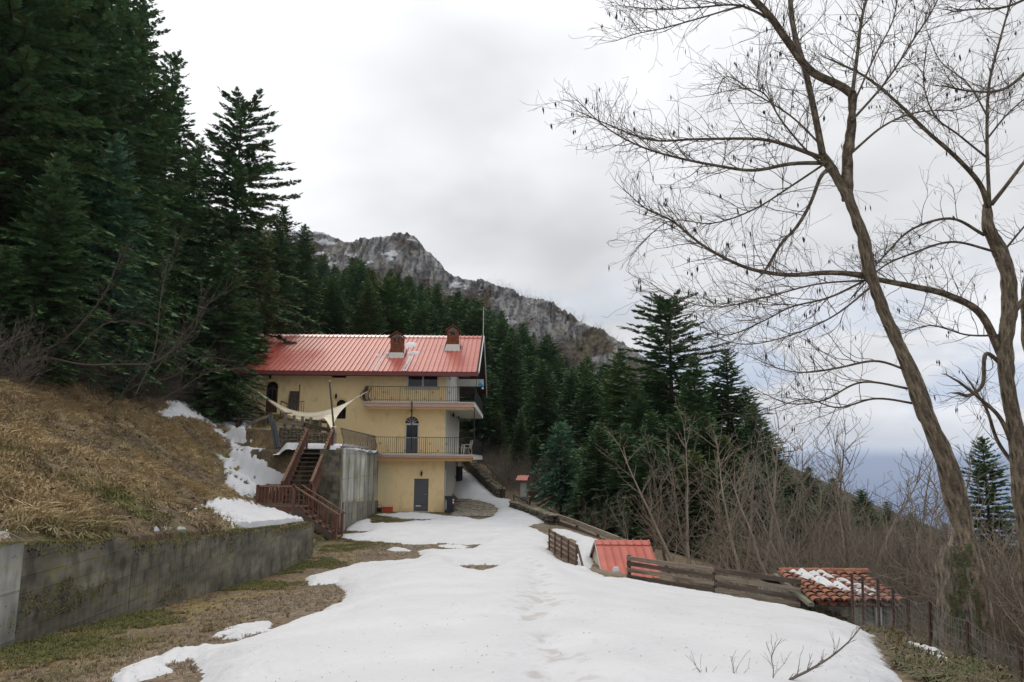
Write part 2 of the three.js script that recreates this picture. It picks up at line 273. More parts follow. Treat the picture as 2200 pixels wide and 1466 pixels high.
// the ridge that a plough or tyres left in the snow
const RUT = [[1135, 1210], [1150, 1232], [1160, 1262], [1164, 1290], [1158, 1318], [1130, 1345]].map(([x, y]) => G(x, y, 0.2)), RUT2 = [[1190, 1400], [1170, 1430], [1185, 1466], [1200, 1510]].map(([x, y]) => G(x, y, 0.2));
const toLine = (x, z, l) => { let m = 1e9; for (let i = 1; i < l.length; i++) { const a = l[i - 1], b = l[i], bx = b.x - a.x, bz = b.z - a.z, t = clamp(((x - a.x) * bx + (z - a.z) * bz) / (bx * bx + bz * bz)), q = (x - a.x - bx * t) ** 2 + (z - a.z - bz * t) ** 2; m = Math.min(m, q); } return Math.sqrt(m); };
function snowDepth(x, d) {
  const y = H(x, d), [px, py] = proj(x, y + 0.05, -d), bank = wallX(d) - x > 0;
  const mpp = d / F;                                                          // metres per photo pixel
  let s = snowDist(px, py) * mpp;
  if (s < -0.6 || Math.abs(wallX(d) - x - 0.12) < 0.18 || (d > 34 && bank && x > -11)) return -0.3;
  const big = fbm(x * 1.6, d * 1.6, 61, 4) - 0.5, fine = fbm(x * 7, d * 7, 71, 3) - 0.5, str = fbm((x + y) * 2.2, (x - y) * 9 + d * 5, 81, 3) - 0.5;
  if (bank) { s += big * 0.28 + fine * 0.2 + str * 0.95 + 0.12; return s < 0 ? Math.max(-0.3, s * 0.5) : Math.min(0.13, 0.03 + s * 0.3) + fine * 0.03; }
  s += big * 0.22 + fine * 0.12;
  let h = s < 0 ? Math.max(-0.3, s * 0.5) : 0.24 * (1 - Math.exp(-s / 0.38)) * (0.85 + 0.3 * fbm(x * 0.5, d * 0.5, 91, 3));
  if (s > 0) {
    const in_ = ss(0, 0.8, s);
    h += in_ * ((fbm(x * 0.55, d * 0.55, 93, 3) - 0.5) * 0.14 + (fbm(x * 2.4, d * 2.4, 95, 3) - 0.5) * 0.035);
    const q = Math.min(toLine(x, -d, RUT), toLine(x, -d, RUT2)); h += in_ * (-0.025 * Math.exp(-((q / 0.16) ** 2)) * (0.6 + fine * 2) + 0.05 * Math.exp(-(((q - 0.42) / 0.3) ** 2)));
    const track = Math.sin((x - 0.6 + (d - 10) * 0.03) * 1.1); h -= in_ * 0.03 * track * ss(6, 14, d);
  }
  return h;
}
const snowTint = tex(256, 256, (u, v) => { const k = 0.93 + 0.07 * fbm(u * 8, v * 8, 3, 4, 8); return [k, k * 1.002, k * 1.006]; });
const snowBump = mono(512, 512, (u, v) => fbm(u * 16, v * 16, 6, 5, 16));
const snowMat = phys({ vertexColors: true, map: scaled(snowTint, 0.2), bumpMap: scaled(snowBump, 0.7), bumpScale: 0.02, roughness: 0.7, specularIntensity: 0.4 });
{
  const m = new MB(), nu = 560, rows = []; for (let d = 2.5; d < 68; d *= d > 25 && d < 40 ? 1.0034 : 1.0064) rows.push(d);
  const at = new Float32Array(rows.length * (nu + 1)), id = new Int32Array(at.length).fill(-1), X = (i, d) => mix(-0.80, 0.62, i / nu) * d;
  rows.forEach((d, j) => { for (let i = 0; i <= nu; i++) at[j * (nu + 1) + i] = snowDepth(X(i, d), d); });
  const vert = (j, i) => { const k = j * (nu + 1) + i; if (id[k] < 0) { const d = rows[j], x = X(i, d), dirt = Math.max(0, ss(0.5, 0.06, Math.min(toLine(x, -d, RUT), toLine(x, -d, RUT2))) * ss(0.56, 0.72, fbm(x * 6, d * 6, 99, 4)) * 0.45), e = 0.62; id[k] = m.v(x, H(x, d) + at[k], -d, [mix(e, 0.32, dirt), mix(e, 0.28, dirt), mix(e * 1.005, 0.24, dirt)], x, d); } return id[k]; };
  for (let j = 0; j < rows.length - 1; j++) for (let i = 0; i < nu; i++) {
    const k = j * (nu + 1) + i; if (Math.max(at[k], at[k + 1], at[k + nu + 1], at[k + nu + 2]) < -0.02) continue;
    const a = vert(j, i), b = vert(j, i + 1), c = vert(j + 1, i + 1), e = vert(j + 1, i); m.f(a, b, c); m.f(a, c, e);
  }
  struct('snow', m.geo(), snowMat);
  const b = new MB(), n = 40; for (let j = 0; j <= n; j++) for (let i = 0; i <= n; i++) { const d = mix(-40, 2.9, j / n), x = mix(-2.6, 2.4, i / n); b.v(x, H(x, d) + 0.2 - 0.3 * ss(0.42, 0.5, Math.abs(i / n - 0.5)) + (fbm(x * 0.6, d * 0.6, 93, 3) - 0.5) * 0.1, -d, [0.62, 0.62, 0.625], x, d); }
  for (let j = 0; j < n; j++) for (let i = 0; i < n; i++) { const a = j * (n + 1) + i, c = a + n + 1; b.f(a, a + 1, c + 1); b.f(a, c + 1, c); }
  struct('snow', b.geo(), snowMat);
}
// ---------------------------------------------------------------- the rocky ridge
{
  const CR = [[540, 500, 8], [600, 495, 10], [640, 500, 14], [690, 506, 22], [715, 514, 22], [745, 527, 22], [780, 520, 26], [812, 511, 30], [850, 503, 34], [885, 514, 34], [905, 530, 32], [935, 560, 28], [965, 588, 20], [1000, 608, 16], [1040, 610, 18], [1085, 622, 22], [1115, 636, 24], [1140, 639, 26], [1175, 651, 28], [1205, 664, 30], [1245, 690, 30], [1275, 708, 28], [1300, 722, 25], [1335, 742, 18], [1365, 762, 12], [1420, 815, 8], [1480, 880, 6]];
  const m = new MB(), nu = 620, nt = 96;
  for (let i = 0; i <= nu; i++) {
    const px = mix(540, 1480, i / nu), py = tab(px, CR.map((c) => [c[0], c[1]])), h = tab(px, CR.map((c) => [c[0], c[2]])), D = tab(px, [[540, 318], [930, 312], [1140, 288], [1290, 262], [1420, 218], [1480, 200]]), c = P(px, py, D);
    const jag = (fbm(c.x * 0.16, 1, 3, 4) - 0.5) * 4;
    for (let j = 0; j <= nt; j++) {
      const t = j / nt * 1.14, tt = Math.min(1, t), lean = h * 0.75 * (1 - tt), y0 = c.y - h * 1.1 + h * 1.1 * tt + jag * ss(0.5, 1, tt);
      const rx = c.x, n = fbm(rx * 0.32, y0 * 0.09, 8, 4), r2 = Math.abs(noise(rx * 0.5 + n * 2, y0 * 0.16, 12) - 0.5) * 2, r3 = Math.abs(fbm(rx * 1.1, y0 * 0.5, 15, 3) - 0.5) * 2;
      const out = (n * 6 + r2 * 3.2 + r3 * 1.8) * (t > 1 ? 1 - (t - 1) * 3 : 1), back = (t - tt) * 60;
      const z = -(D - lean - out + back), y = y0 + (fbm(rx * 0.9, z * 0.9, 17, 3) - 0.5) * 1.1 - (t - tt) * 14;
      // rock, scrub and lingering snow, each where the photograph shows it
      const veg = ss(0.48, 0.62, fbm(rx * 0.07 + 3, y0 * 0.12, 21, 4) + 0.28 * (1 - tt) - 0.14 + (px < 800 ? 0.06 : 0)), streak = fbm(rx * 0.9, y0 * 0.22, 23, 4);
      let col = lerp3([0.13, 0.125, 0.12], [0.32, 0.31, 0.295], ss(0.36, 0.62, streak));
      col = lerp3(col, [0.30, 0.27, 0.20], 0.4 * ss(0.5, 0.7, fbm(rx * 0.12, y0 * 0.1, 25, 3)));
      col = lerp3(col, lerp3([0.10, 0.075, 0.06], [0.135, 0.11, 0.06], noise(rx * 0.2, y0 * 0.2, 4)), veg);
      const snowy = ss(0.66, 0.70, fbm(rx * 0.16, y0 * 0.35, 27, 4) + (px < 790 ? 0.06 : px > 1010 && px < 1130 && tt < 0.5 ? 0.05 : px > 1140 ? -0.2 : -0.04));
      col = lerp3(col, [0.66, 0.665, 0.67], snowy);
      m.v(rx, y, z, col, rx, y);
    }
  }
  for (let i = 0; i < nu; i++) for (let j = 0; j < nt; j++) { const a = i * (nt + 1) + j, b = a + nt + 1; m.f(a, b, b + 1); m.f(a, b + 1, a + 1); }
  struct('mountain_ridge', m.geo(), std({ vertexColors: true, bumpMap: scaled(grainBump, 0.08), bumpScale: 0.5, roughness: 0.95 }));
}
// ---------------------------------------------------------------- materials of built things
const plasterTex = tex(512, 512, (u, v) => { const a = fbm(u * 5, v * 5, 3, 5, 5), b = fbm(u * 40, v * 40, 8, 3, 40), s = fbm(u * 30, v * 2, 12, 3, 2); const k = 0.945 + 0.06 * a + 0.03 * (b - 0.5) - 0.05 * ss(0.62, 0.8, s); return [k, k * (0.985 + 0.02 * b), k * 0.97]; });
const plasterBump = mono(256, 256, (u, v) => fbm(u * 40, v * 40, 4, 3, 40));
const M = {};
const rgb = (r, g, b) => new THREE.Color().setRGB(r, g, b);
M.yellow = std({ color: rgb(0.93, 0.715, 0.385), map: scaled(plasterTex, 0.17), bumpMap: scaled(plasterBump, 1), bumpScale: 0.001, roughness: 0.92 });
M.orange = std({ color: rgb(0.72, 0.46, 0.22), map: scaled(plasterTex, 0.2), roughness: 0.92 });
M.white = std({ color: rgb(0.70, 0.68, 0.65), map: scaled(plasterTex, 0.35), roughness: 0.9 });
M.pink = std({ color: rgb(0.60, 0.37, 0.34), map: scaled(plasterTex, 0.35), roughness: 0.9 });
M.slab = std({ color: rgb(0.52, 0.49, 0.44), map: scaled(plasterTex, 0.6), roughness: 0.9 });
const sheetTex = tex(256, 256, (u, v) => { const a = fbm(u * 4, v * 8, 3, 4, 4), s = fbm(u * 24, v * 2, 5, 3, 2); const k = 0.9 + 0.14 * (a - 0.5) + 0.1 * (s - 0.5); return [k, k, k]; });
M.roof = phys({ color: rgb(0.60, 0.15, 0.105), map: scaled(sheetTex, 0.35), roughness: 0.5, specularIntensity: 0.5 });
M.roofB = phys({ color: rgb(0.63, 0.175, 0.125), map: scaled(sheetTex, 0.35), roughness: 0.5, specularIntensity: 0.5 });
M.roofC = phys({ color: rgb(0.56, 0.13, 0.095), map: scaled(sheetTex, 0.35), roughness: 0.5, specularIntensity: 0.5 });
M.ridge = phys({ color: rgb(0.70, 0.36, 0.33), map: scaled(sheetTex, 0.5), roughness: 0.4 });
M.fascia = std({ color: rgb(0.17, 0.045, 0.04), roughness: 0.6 });
M.darkwood = std({ color: rgb(0.045, 0.03, 0.025), roughness: 0.8 });
M.iron = std({ color: rgb(0.025, 0.024, 0.024), roughness: 0.55, metalness: 0.3 });
M.rust = std({ color: rgb(0.095, 0.06, 0.045), roughness: 0.9 });
M.glass = phys({ color: rgb(0.012, 0.014, 0.016), roughness: 0.06, specularIntensity: 1 });
M.frame = std({ color: rgb(0.62, 0.62, 0.62), roughness: 0.5 });
M.greydoor = phys({ color: rgb(0.085, 0.09, 0.10), roughness: 0.45 });
M.doorwood = std({ color: rgb(0.07, 0.03, 0.02), roughness: 0.6 });
M.metal = std({ color: rgb(0.42, 0.43, 0.43), roughness: 0.5, metalness: 0.5 });
M.mortar = std({ color: rgb(0.36, 0.33, 0.29), map: scaled(grainTex, 1), roughness: 0.95 });
M.brick = std({ vertexColors: true, roughness: 0.92, map: scaled(grainTex, 2) });
const woodTex = tex(256, 512, (u, v) => { const w = fbm(u * 3, v * 1, 4, 3, 1) * 6, g = noise(u * 36 + w, v * 3, 2), f = fbm(u * 60, v * 6, 9, 3, 6), q = fbm(u * 2, v * 4, 14, 3, 2); const k = 0.62 + 0.26 * g + 0.2 * (f - 0.5) + 0.3 * (q - 0.5); return [k, k * 0.98, k * 0.95]; });
const woodBump = mono(256, 512, (u, v) => fbm(u * 50, v * 4, 9, 3, 4));
M.redwood = std({ color: rgb(0.25, 0.108, 0.072), map: scaled(woodTex, 1), bumpMap: scaled(woodBump, 1), bumpScale: 0.006, roughness: 0.75 });
M.redworn = std({ color: rgb(0.40, 0.23, 0.155), map: scaled(woodTex, 1), bumpMap: scaled(woodBump, 1), bumpScale: 0.006, roughness: 0.8 });
M.greywood = std({ color: rgb(0.40, 0.335, 0.27), map: scaled(woodTex, 1, 0.7), bumpMap: scaled(woodBump, 1), bumpScale: 0.01, roughness: 0.9 });
M.darkboard = std({ color: rgb(0.165, 0.13, 0.105), map: scaled(woodTex, 1, 0.7), bumpMap: scaled(woodBump, 1), bumpScale: 0.01, roughness: 0.9 });
const concreteTex = tex(1024, 512, (u, v) => {
  const a = fbm(u * 24, v * 12, 3, 5, 12), st = fbm(u * 160, v * 3, 7, 4, 3), dk = ss(0.45, 0.7, fbm(u * 40, v * 5, 13, 5, 5)), big = fbm(u * 6, v * 3, 19, 4, 3), row = Math.floor(v * 8), ro = (v * 8) % 1, line = ss(0.04, 0.0, Math.min(ro, 1 - ro)) * 0.14 * noise(u * 30, Math.floor(v * 8 + 0.5), 2), board = (noise(u * 8 + row * 3.3, row * 7.7, 5, 0) - 0.5) * 0.10;
  const k = 0.70 + 0.34 * (a - 0.5) + 0.14 * (st - 0.5) + 0.5 * (big - 0.5) - 0.18 * dk - line + board, lich = ss(0.56, 0.70, fbm(u * 60, v * 30, 17, 4, 30)) * 0.55; return [mix(k, k * 0.95, lich), mix(k * 0.985, k * 0.95, lich), mix(k * 0.945, k * 0.6, lich)];
});
const concreteBump = mono(512, 256, (u, v) => { const r = (v * 8) % 1; return 0.5 + 0.4 * (fbm(u * 50, v * 25, 4, 4, 25) - 0.5) - 0.45 * ss(0.05, 0, Math.min(r, 1 - r)); });
M.concrete = std({ color: rgb(0.27, 0.25, 0.21), map: scaled(concreteTex, 1 / 8, 1 / 1.6), bumpMap: scaled(concreteBump, 1 / 4, 1 / 1.6), bumpScale: 0.009, roughness: 0.93 });
M.paleconcrete = std({ color: rgb(0.48, 0.485, 0.48), map: scaled(concreteTex, 1 / 10, 1 / 4.4), bumpMap: scaled(concreteBump, 1 / 6, 1 / 4.4), bumpScale: 0.01, roughness: 0.93 });

// ---------------------------------------------------------------- the house
const HD = 46, hx = (px, py = 900, d = HD) => P(px, py, d).x, hy = (py, px = 880, d = HD) => P(px, py, d).y;
const XL = hx(503), XR = hx(955, 1000), house = thing('guest_house', 'yellow three-storey house with red metal roof and two brick chimneys', 'house', [0, 0, 0]);
const eaveY = hy(798, 800, 45), ridgeD = 52.3, ridgeY = hy(722, 800, ridgeD), backD = 59.6, RXL = XL - 1.3, RXR = -2.02;
{
  const arch = (s, x0, x1, y0, y1) => { const r = (x1 - x0) / 2; s.moveTo(x0, y0); s.lineTo(x1, y0); s.lineTo(x1, y1 - r); s.absarc((x0 + x1) / 2, y1 - r, r, 0, Math.PI, false); s.lineTo(x0, y0); };
  const rect = (s, x0, x1, y0, y1) => { s.moveTo(x0, y0); s.lineTo(x1, y0); s.lineTo(x1, y1); s.lineTo(x0, y1); s.lineTo(x0, y0); };
  const hole = (f, ...a) => { const p = new THREE.Path(); f(p, ...a); return p; };
  const q = (x0, y0, x1, y1) => { const a = P(x0, y1, HD), b = P(x1, y0, HD); return [a.x, b.x, a.y, b.y]; };   // pixel box -> x0 x1 y0 y1 on the front wall
  const upDoor = q(568, 820, 598, 887), midWin = q(721, 859, 744, 900), balDoor = q(868, 895, 900, 974), gDoor = q(888, 1029, 921, 1099), slide = q(873, 801, 943, 833), vent = q(712, 797, 744, 812);
  // weathered plaster: a washed-out patch by the terrace wall, damp at the foot, runs under the sill
  const WX = XR - XL, at = (px, py) => { const p = P(px, py, HD); return [(p.x - XL) / WX, p.y / 10]; }, [pu, pv] = at(818, 1035), [su, sv] = at(905, 836);
  M.facade = std({ color: rgb(0.95, 0.735, 0.40), map: tex(1024, 768, (u, v) => {
    const y = v * 10, b = fbm(u * 60, v * 46, 5, 4), big = fbm(u * 7, v * 5, 8, 4), wash = ss(0.55, 0.2, Math.hypot((u - pu) * 13 / 2.2, (v - pv) * 10 / 2.6) + (fbm(u * 20, v * 14, 3, 4) - 0.5) * 0.8), run = ss(0.60, 0.75, fbm(u * 160, v * 3, 12, 3)) * (ss(0.03, 0.0, Math.abs(u - su) - 0.07) * ss(sv + 0.01, sv - 0.01, v) * ss(sv - 0.12, sv, v) + 0.25), damp = ss(0.5, 0.75, fbm(u * 40, v * 18, 15, 4) + ss(0.7, 0.0, y) * 0.3 - 0.08);
    const k = 0.965 + 0.05 * (big - 0.5) + 0.035 * (b - 0.5) - 0.05 * run - 0.07 * damp; return [mix(k, k * 0.95, wash), mix(k, k * 0.985, wash), mix(k, Math.min(1, k * 1.16), wash)];
  }), roughness: 0.93 }); M.facade.map.wrapS = M.facade.map.wrapT = THREE.ClampToEdgeWrapping;
  const shape = new THREE.Shape(); rect(shape, XL, XR, -0.5, eaveY + 0.35);
  shape.holes.push(hole(arch, ...upDoor), hole(arch, ...midWin), hole(arch, ...balDoor), hole(rect, ...gDoor), hole(rect, ...slide), hole(rect, ...vent));
  const front = new THREE.ExtrudeGeometry(shape, { depth: 0.3, bevelEnabled: false, curveSegments: 12 }); front.translate(0, 0, -HD - 0.3); { const p = front.attributes.position, t = front.attributes.uv; for (let i = 0; i < p.count; i++) t.setXY(i, (p.getX(i) - XL) / WX, p.getY(i) / 10); } part('front_wall', front, M.facade, house);
  // the gable end and the walls out of view
  const gable = new THREE.Shape(); gable.moveTo(-HD - 0.004, -0.5); gable.lineTo(-HD - 0.004, eaveY + 0.3); gable.lineTo(-ridgeD, ridgeY - 0.25); gable.lineTo(-58, eaveY + 0.45); gable.lineTo(-58, -0.5);
  const gg = new THREE.ExtrudeGeometry(gable, { depth: 0.25, bevelEnabled: false }); gg.rotateY(-Math.PI / 2); part('side_wall', gg.clone().translate(XR + 0.006, 0, 0), M.white, house);
  part('side_wall', gg.clone().translate(XL + 0.246, 0, 0), M.yellow, house);
  part('back_wall', box(XL, XR - 0.3, -0.5, eaveY + 0.4, -57.99, -57.74), M.yellow, house);
  // roof
  const roof = new THREE.Group(); roof.name = 'roof'; house.add(roof);
  const dir = V(0, ridgeY - eaveY, -(ridgeD - 45)), SL = dir.length(), pitch = Math.atan2(dir.y, -dir.z), up = V(0, Math.cos(pitch), Math.sin(pitch));
  const pw = 0.3, np = Math.round((RXR - RXL) / pw), pan = merge([muv(new THREE.BoxGeometry(pw - 0.004, 0.025, SL)), muv(new THREE.BoxGeometry(0.035, 0.05, SL).translate(pw / 2 - 0.02, 0.036, 0)), muv(new THREE.BoxGeometry(0.02, 0.01, SL).translate(-0.03, 0.016, 0))]);
  const r = rng(5), mats = [M.roof, M.roof, M.roofB, M.roofC];
  for (let k = 0; k < np; k++) { const p = part('roof_panel', pan, mats[Math.floor(r() * 4)], roof); p.position.set(RXL + (k + 0.5) * pw, (eaveY + ridgeY) / 2, -(45 + ridgeD) / 2); p.rotation.x = pitch; }
  const rear = new THREE.BoxGeometry(RXR - RXL, 0.03, SL); const rb = part('rear_sheet', rear, M.roof, roof); rb.position.set((RXL + RXR) / 2, (eaveY + ridgeY) / 2, -(backD + ridgeD) / 2); rb.rotation.x = -pitch;
  for (const [s, zc] of [[1, (45 + ridgeD) / 2], [-1, (backD + ridgeD) / 2]]) { const g = new THREE.BoxGeometry(RXR - RXL - 0.04, 0.12, SL - 0.1), m = part('soffit', g, M.darkwood, roof); m.position.set((RXL + RXR) / 2, (eaveY + ridgeY) / 2 - 0.1, -zc); m.rotation.x = s * pitch; }
  const cap = merge([muv(new THREE.BoxGeometry(pw - 0.012, 0.02, 0.5)), muv(new THREE.BoxGeometry(0.04, 0.055, 0.5).translate(pw / 2 - 0.02, 0.036, 0))]);
  for (let k = 0; k < np; k++) for (const s of [1, -1]) { if (s < 0 && k % 3) continue; const p = part('ridge_cap', cap, k > np - 7 ? M.roof : M.ridge, roof); p.position.set(RXL + (k + 0.5) * pw, ridgeY - 0.25 * Math.sin(pitch) + 0.045, -ridgeD + s * 0.25 * Math.cos(pitch)); p.rotation.x = s * pitch; }
  part('fascia', box(RXL, RXR, eaveY - 0.24, eaveY - 0.03, -45.06, -45.0), M.fascia, roof);
  part('gutter_soffit', box(RXL, RXR - 0.6, eaveY - 0.2, eaveY - 0.12, -45.95, -45.07), M.fascia, roof);
  part('verge_trim', bar(V(RXR + 0.02, eaveY - 0.02, -44.98), V(RXR + 0.02, ridgeY + 0.02, -ridgeD), 0.05, 0.14), M.white, roof);
  part('verge_board', bar(V(RXR + 0.03, ridgeY - 0.16, -ridgeD - 0.03), V(RXR + 0.03, eaveY - 0.2, -backD), 0.06, 0.5), M.metal, roof);
  part('tie_beam', box(XR + 0.01, RXR - 0.1, hy(830, 1000, 56), hy(815, 1000, 56), -56.2, -55.9), M.white, house);
  // chimneys
  const chimney = (pxm, pyb, d, w, hgt, slots) => {
    const c = new THREE.Group(); c.name = 'chimney'; house.add(c); const b = P(pxm, pyb, d); c.position.set(b.x, b.y - 0.12, -d - w / 2);
    part('shaft', box(-w / 2 + 0.03, w / 2 - 0.03, -0.5, hgt, -w / 2 + 0.03, w / 2 - 0.03), M.mortar, c);
    const m = new MB(), rr = rng(pxm); const ch = 0.092, L = w / 3; let row = 0;
    for (let y = 0; y < hgt - 0.02; y += ch, row++) for (let side = 0; side < 4; side++) for (let k = -1; k < 4; k++) {
      let x0 = -w / 2 + (k + (row % 2) * 0.5) * L, x1 = x0 + L - 0.014; x0 = Math.max(x0, -w / 2); x1 = Math.min(x1, w / 2); if (x1 - x0 < 0.04) continue;
      const top = y > hgt - 0.36 && y < hgt - 0.06, cx = (x0 + x1) / 2; if (top && slots.some((s) => Math.abs(cx - s[0]) < s[1])) continue;
      const t = 0.75 + 0.5 * rr(), col = [0.42 * t, 0.13 * t * (0.9 + 0.3 * rr()), 0.07 * t], o = rr() * 0.008, g = new THREE.BoxGeometry(x1 - x0, ch - 0.013, 0.04).toNonIndexed(); g.translate(cx, y + ch / 2, w / 2 - 0.012 + o); g.rotateY(side * Math.PI / 2);
      const p = g.attributes.position; for (let i = 0; i < p.count; i += 3) { const a = m.v(p.getX(i), p.getY(i), p.getZ(i), col, p.getX(i), p.getY(i)), e = m.v(p.getX(i + 1), p.getY(i + 1), p.getZ(i + 1), col, p.getX(i + 1), p.getY(i + 1)), f = m.v(p.getX(i + 2), p.getY(i + 2), p.getZ(i + 2), col, p.getX(i + 2), p.getY(i + 2)); m.f(a, e, f); }
    }
    part('brick', m.geo(), M.brick, c, 'stuff');
    slots.forEach((s) => part('flue_shade_plate', box(s[0] - s[1], s[0] + s[1], hgt - 0.34, hgt - 0.05, w / 2 - 0.028, w / 2 - 0.02), M.iron, c));  // thin black plate on the solid shaft paints the shade inside the flue
    const hw = w / 2 + 0.13, cap = new THREE.Shape(); cap.moveTo(-hw, 0); cap.lineTo(0, 0.34); cap.lineTo(hw, 0); cap.lineTo(hw, 0.06); cap.lineTo(0, 0.41); cap.lineTo(-hw, 0.06);
    const cg = new THREE.ExtrudeGeometry(cap, { depth: w + 0.2, bevelEnabled: false }); cg.translate(0, hgt, -w / 2 - 0.1); part('cap', cg, std({ color: rgb(0.36, 0.13, 0.08), map: scaled(grainTex, 2) }), c);
    const tri = new THREE.Shape(); tri.moveTo(-w / 2, 0); tri.lineTo(w / 2, 0); tri.lineTo(0, 0.29); const tg = new THREE.ExtrudeGeometry(tri, { depth: w - 0.02, bevelEnabled: false }); tg.translate(0, hgt, -w / 2 + 0.01); part('cap_gable', tg, M.mortar, c);
    // mortar skirt against the sheets and its upturned sides
    const sk = new THREE.CylinderGeometry((w / 2 + 0.03) * Math.SQRT2, (w / 2 + 0.2) * Math.SQRT2, 0.5, 4, 1); sk.rotateY(Math.PI / 4); sk.translate(0, 0.12, 0); part('mortar_skirt', sk.toNonIndexed(), M.white, c).geometry.computeVertexNormals();
    for (const s of [-1, 1]) part('side_flashing', bar(V(s * (w / 2 + 0.16), -0.1, w / 2 + 0.1), V(s * (w / 2 + 0.12), 0.62, -w / 2 - 0.3), 0.03, 0.32), M.rust, c);
  };
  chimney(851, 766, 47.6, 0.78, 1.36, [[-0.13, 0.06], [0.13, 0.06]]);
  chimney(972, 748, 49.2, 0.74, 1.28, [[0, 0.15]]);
  // snow left on the sheets
  const roofAt = (x, d) => eaveY + (d - 45) * Math.tan(pitch) + 0.02, sm = new MB(), nx = 60, nz = 60, c0 = P(853, 762, 47.8);
  const sd = (x, d) => { const dx = x - c0.x; let h = Math.max(0.5 - Math.hypot((dx - 0.98) / 0.75, (d - 48.5) / 0.7), 0.42 - Math.hypot((dx + 0.62) / 0.5, (d - 48.3) / 0.7), 0.33 - Math.hypot((dx + 1.25) / 0.5, (d - 48.0) / 0.5), 0.5 - Math.hypot((dx - 0.5) / 0.85, (d - 50.2) / 1.3)); for (const [a, e] of [[-0.95, 0.06], [0.78, 0.07], [0.98, 0.04], [-1.4, 0.03]]) if (d < 47.9) h = Math.max(h, 0.15 - Math.abs(dx - a - (d - 46) * 0.02) / e * 0.15); return h + (fbm(x * 5, d * 5, 3) - 0.5) * 0.25; };
  for (let j = 0; j <= nz; j++) for (let i = 0; i <= nx; i++) { const x = c0.x - 2 + 4 * i / nx, d = 45.05 + 6 * j / nz, h = sd(x, d); sm.v(x, roofAt(x, d) + clamp(h * 0.3, -0.06, 0.11), -d, [0.66, 0.663, 0.67], x, d); }
  for (let j = 0; j < nz; j++) for (let i = 0; i < nx; i++) { const a = j * (nx + 1) + i, b = a + nx + 1; sm.f(a, a + 1, b + 1); sm.f(a, b + 1, b); }
  stuff('roof_snow', sm.geo(), snowMat, 'melting snow caught behind the lower brick chimney', 'snow');

  // doors and windows
  const z = -HD - 0.14, leaf = (x0, x1, y0, y1, dz, t, mat, name, par) => part(name, box(x0, x1, y0, y1, z + dz - t, z + dz), mat, par);
  const fanlight = (par, x0, x1, yb, yt, mat) => { const rr = (x1 - x0) / 2, s = new THREE.Shape(); s.moveTo(x0, yb); s.lineTo(x1, yb); s.lineTo(x1, yt - rr); s.absarc((x0 + x1) / 2, yt - rr, rr, 0, Math.PI, false); const g = new THREE.ExtrudeGeometry(s, { depth: 0.02, bevelEnabled: false }); g.translate(0, 0, z - 0.05); part('pane', g, M.glass, par); for (const a of [30, 60, 90, 120, 150]) part('glazing_bar', rod(V((x0 + x1) / 2, yt - rr, z - 0.02), V((x0 + x1) / 2 + Math.cos(a * Math.PI / 180) * rr, yt - rr + Math.sin(a * Math.PI / 180) * rr, z - 0.02), 0.014), mat, par); };
  const group = (n) => { const o = new THREE.Group(); o.name = n; house.add(o); return o; };
  const trim = (par, x0, x1, yt, w = 0.09) => { const rr = (x1 - x0) / 2 + 0.1, cx = (x0 + x1) / 2, cy = yt - (x1 - x0) / 2, s = new THREE.Shape(); s.absarc(cx, cy, rr + w, -0.06, Math.PI + 0.06, false); s.absarc(cx, cy, rr, Math.PI + 0.06, -0.06, true); const g = new THREE.ExtrudeGeometry(s, { depth: 0.07, bevelEnabled: false, curveSegments: 16 }); g.translate(0, 0, -HD); part('arch_moulding', g, M.yellow, par); };
  { const [x0, x1, y0, y1] = upDoor, d = group('arched_door'); leaf(x0, x1, y0, y1 - (x1 - x0) / 2, 0, 0.06, M.doorwood, 'leaf', d); leaf(x0 + 0.16, (x0 + x1) / 2 - 0.04, y0 + 0.75, y1 - 0.5, 0.012, 0.03, M.glass, 'pane', d); leaf((x0 + x1) / 2 + 0.04, x1 - 0.16, y0 + 0.75, y1 - 0.5, 0.012, 0.03, M.glass, 'pane', d); fanlight(d, x0, x1, y1 - (x1 - x0) / 2, y1, M.doorwood); trim(d, x0, x1, y1); }
  { const [x0, x1, y0, y1] = midWin, d = group('arched_window'); fanlight(d, x0, x1, y0, y1, M.iron); leaf((x0 + x1) / 2 - 0.03, (x0 + x1) / 2 + 0.03, y0, y1 - 0.3, 0.01, 0.05, M.iron, 'mullion', d); trim(d, x0, x1, y1); }
  { const [x0, x1, y0, y1] = balDoor, d = group('balcony_door'), yb = y1 - (x1 - x0) / 2; leaf(x0 + 0.08, x1 - 0.08, y0, y0 + 0.95, -0.01, 0.03, M.greydoor, 'lower_panel', d); leaf(x0 + 0.08, x1 - 0.08, y0 + 0.95, yb - 0.1, -0.01, 0.03, M.glass, 'pane', d); for (const [a, b, c, e] of [[x0, x0 + 0.08, y0, yb], [x1 - 0.08, x1, y0, yb], [x0 + 0.08, x1 - 0.08, yb - 0.1, yb], [x0 + 0.08, x1 - 0.08, y0 + 0.92, y0 + 0.98]]) leaf(a, b, c, e, 0.02, 0.06, M.frame, 'frame', d); fanlight(d, x0, x1, yb, y1, M.frame); trim(d, x0, x1, y1); }
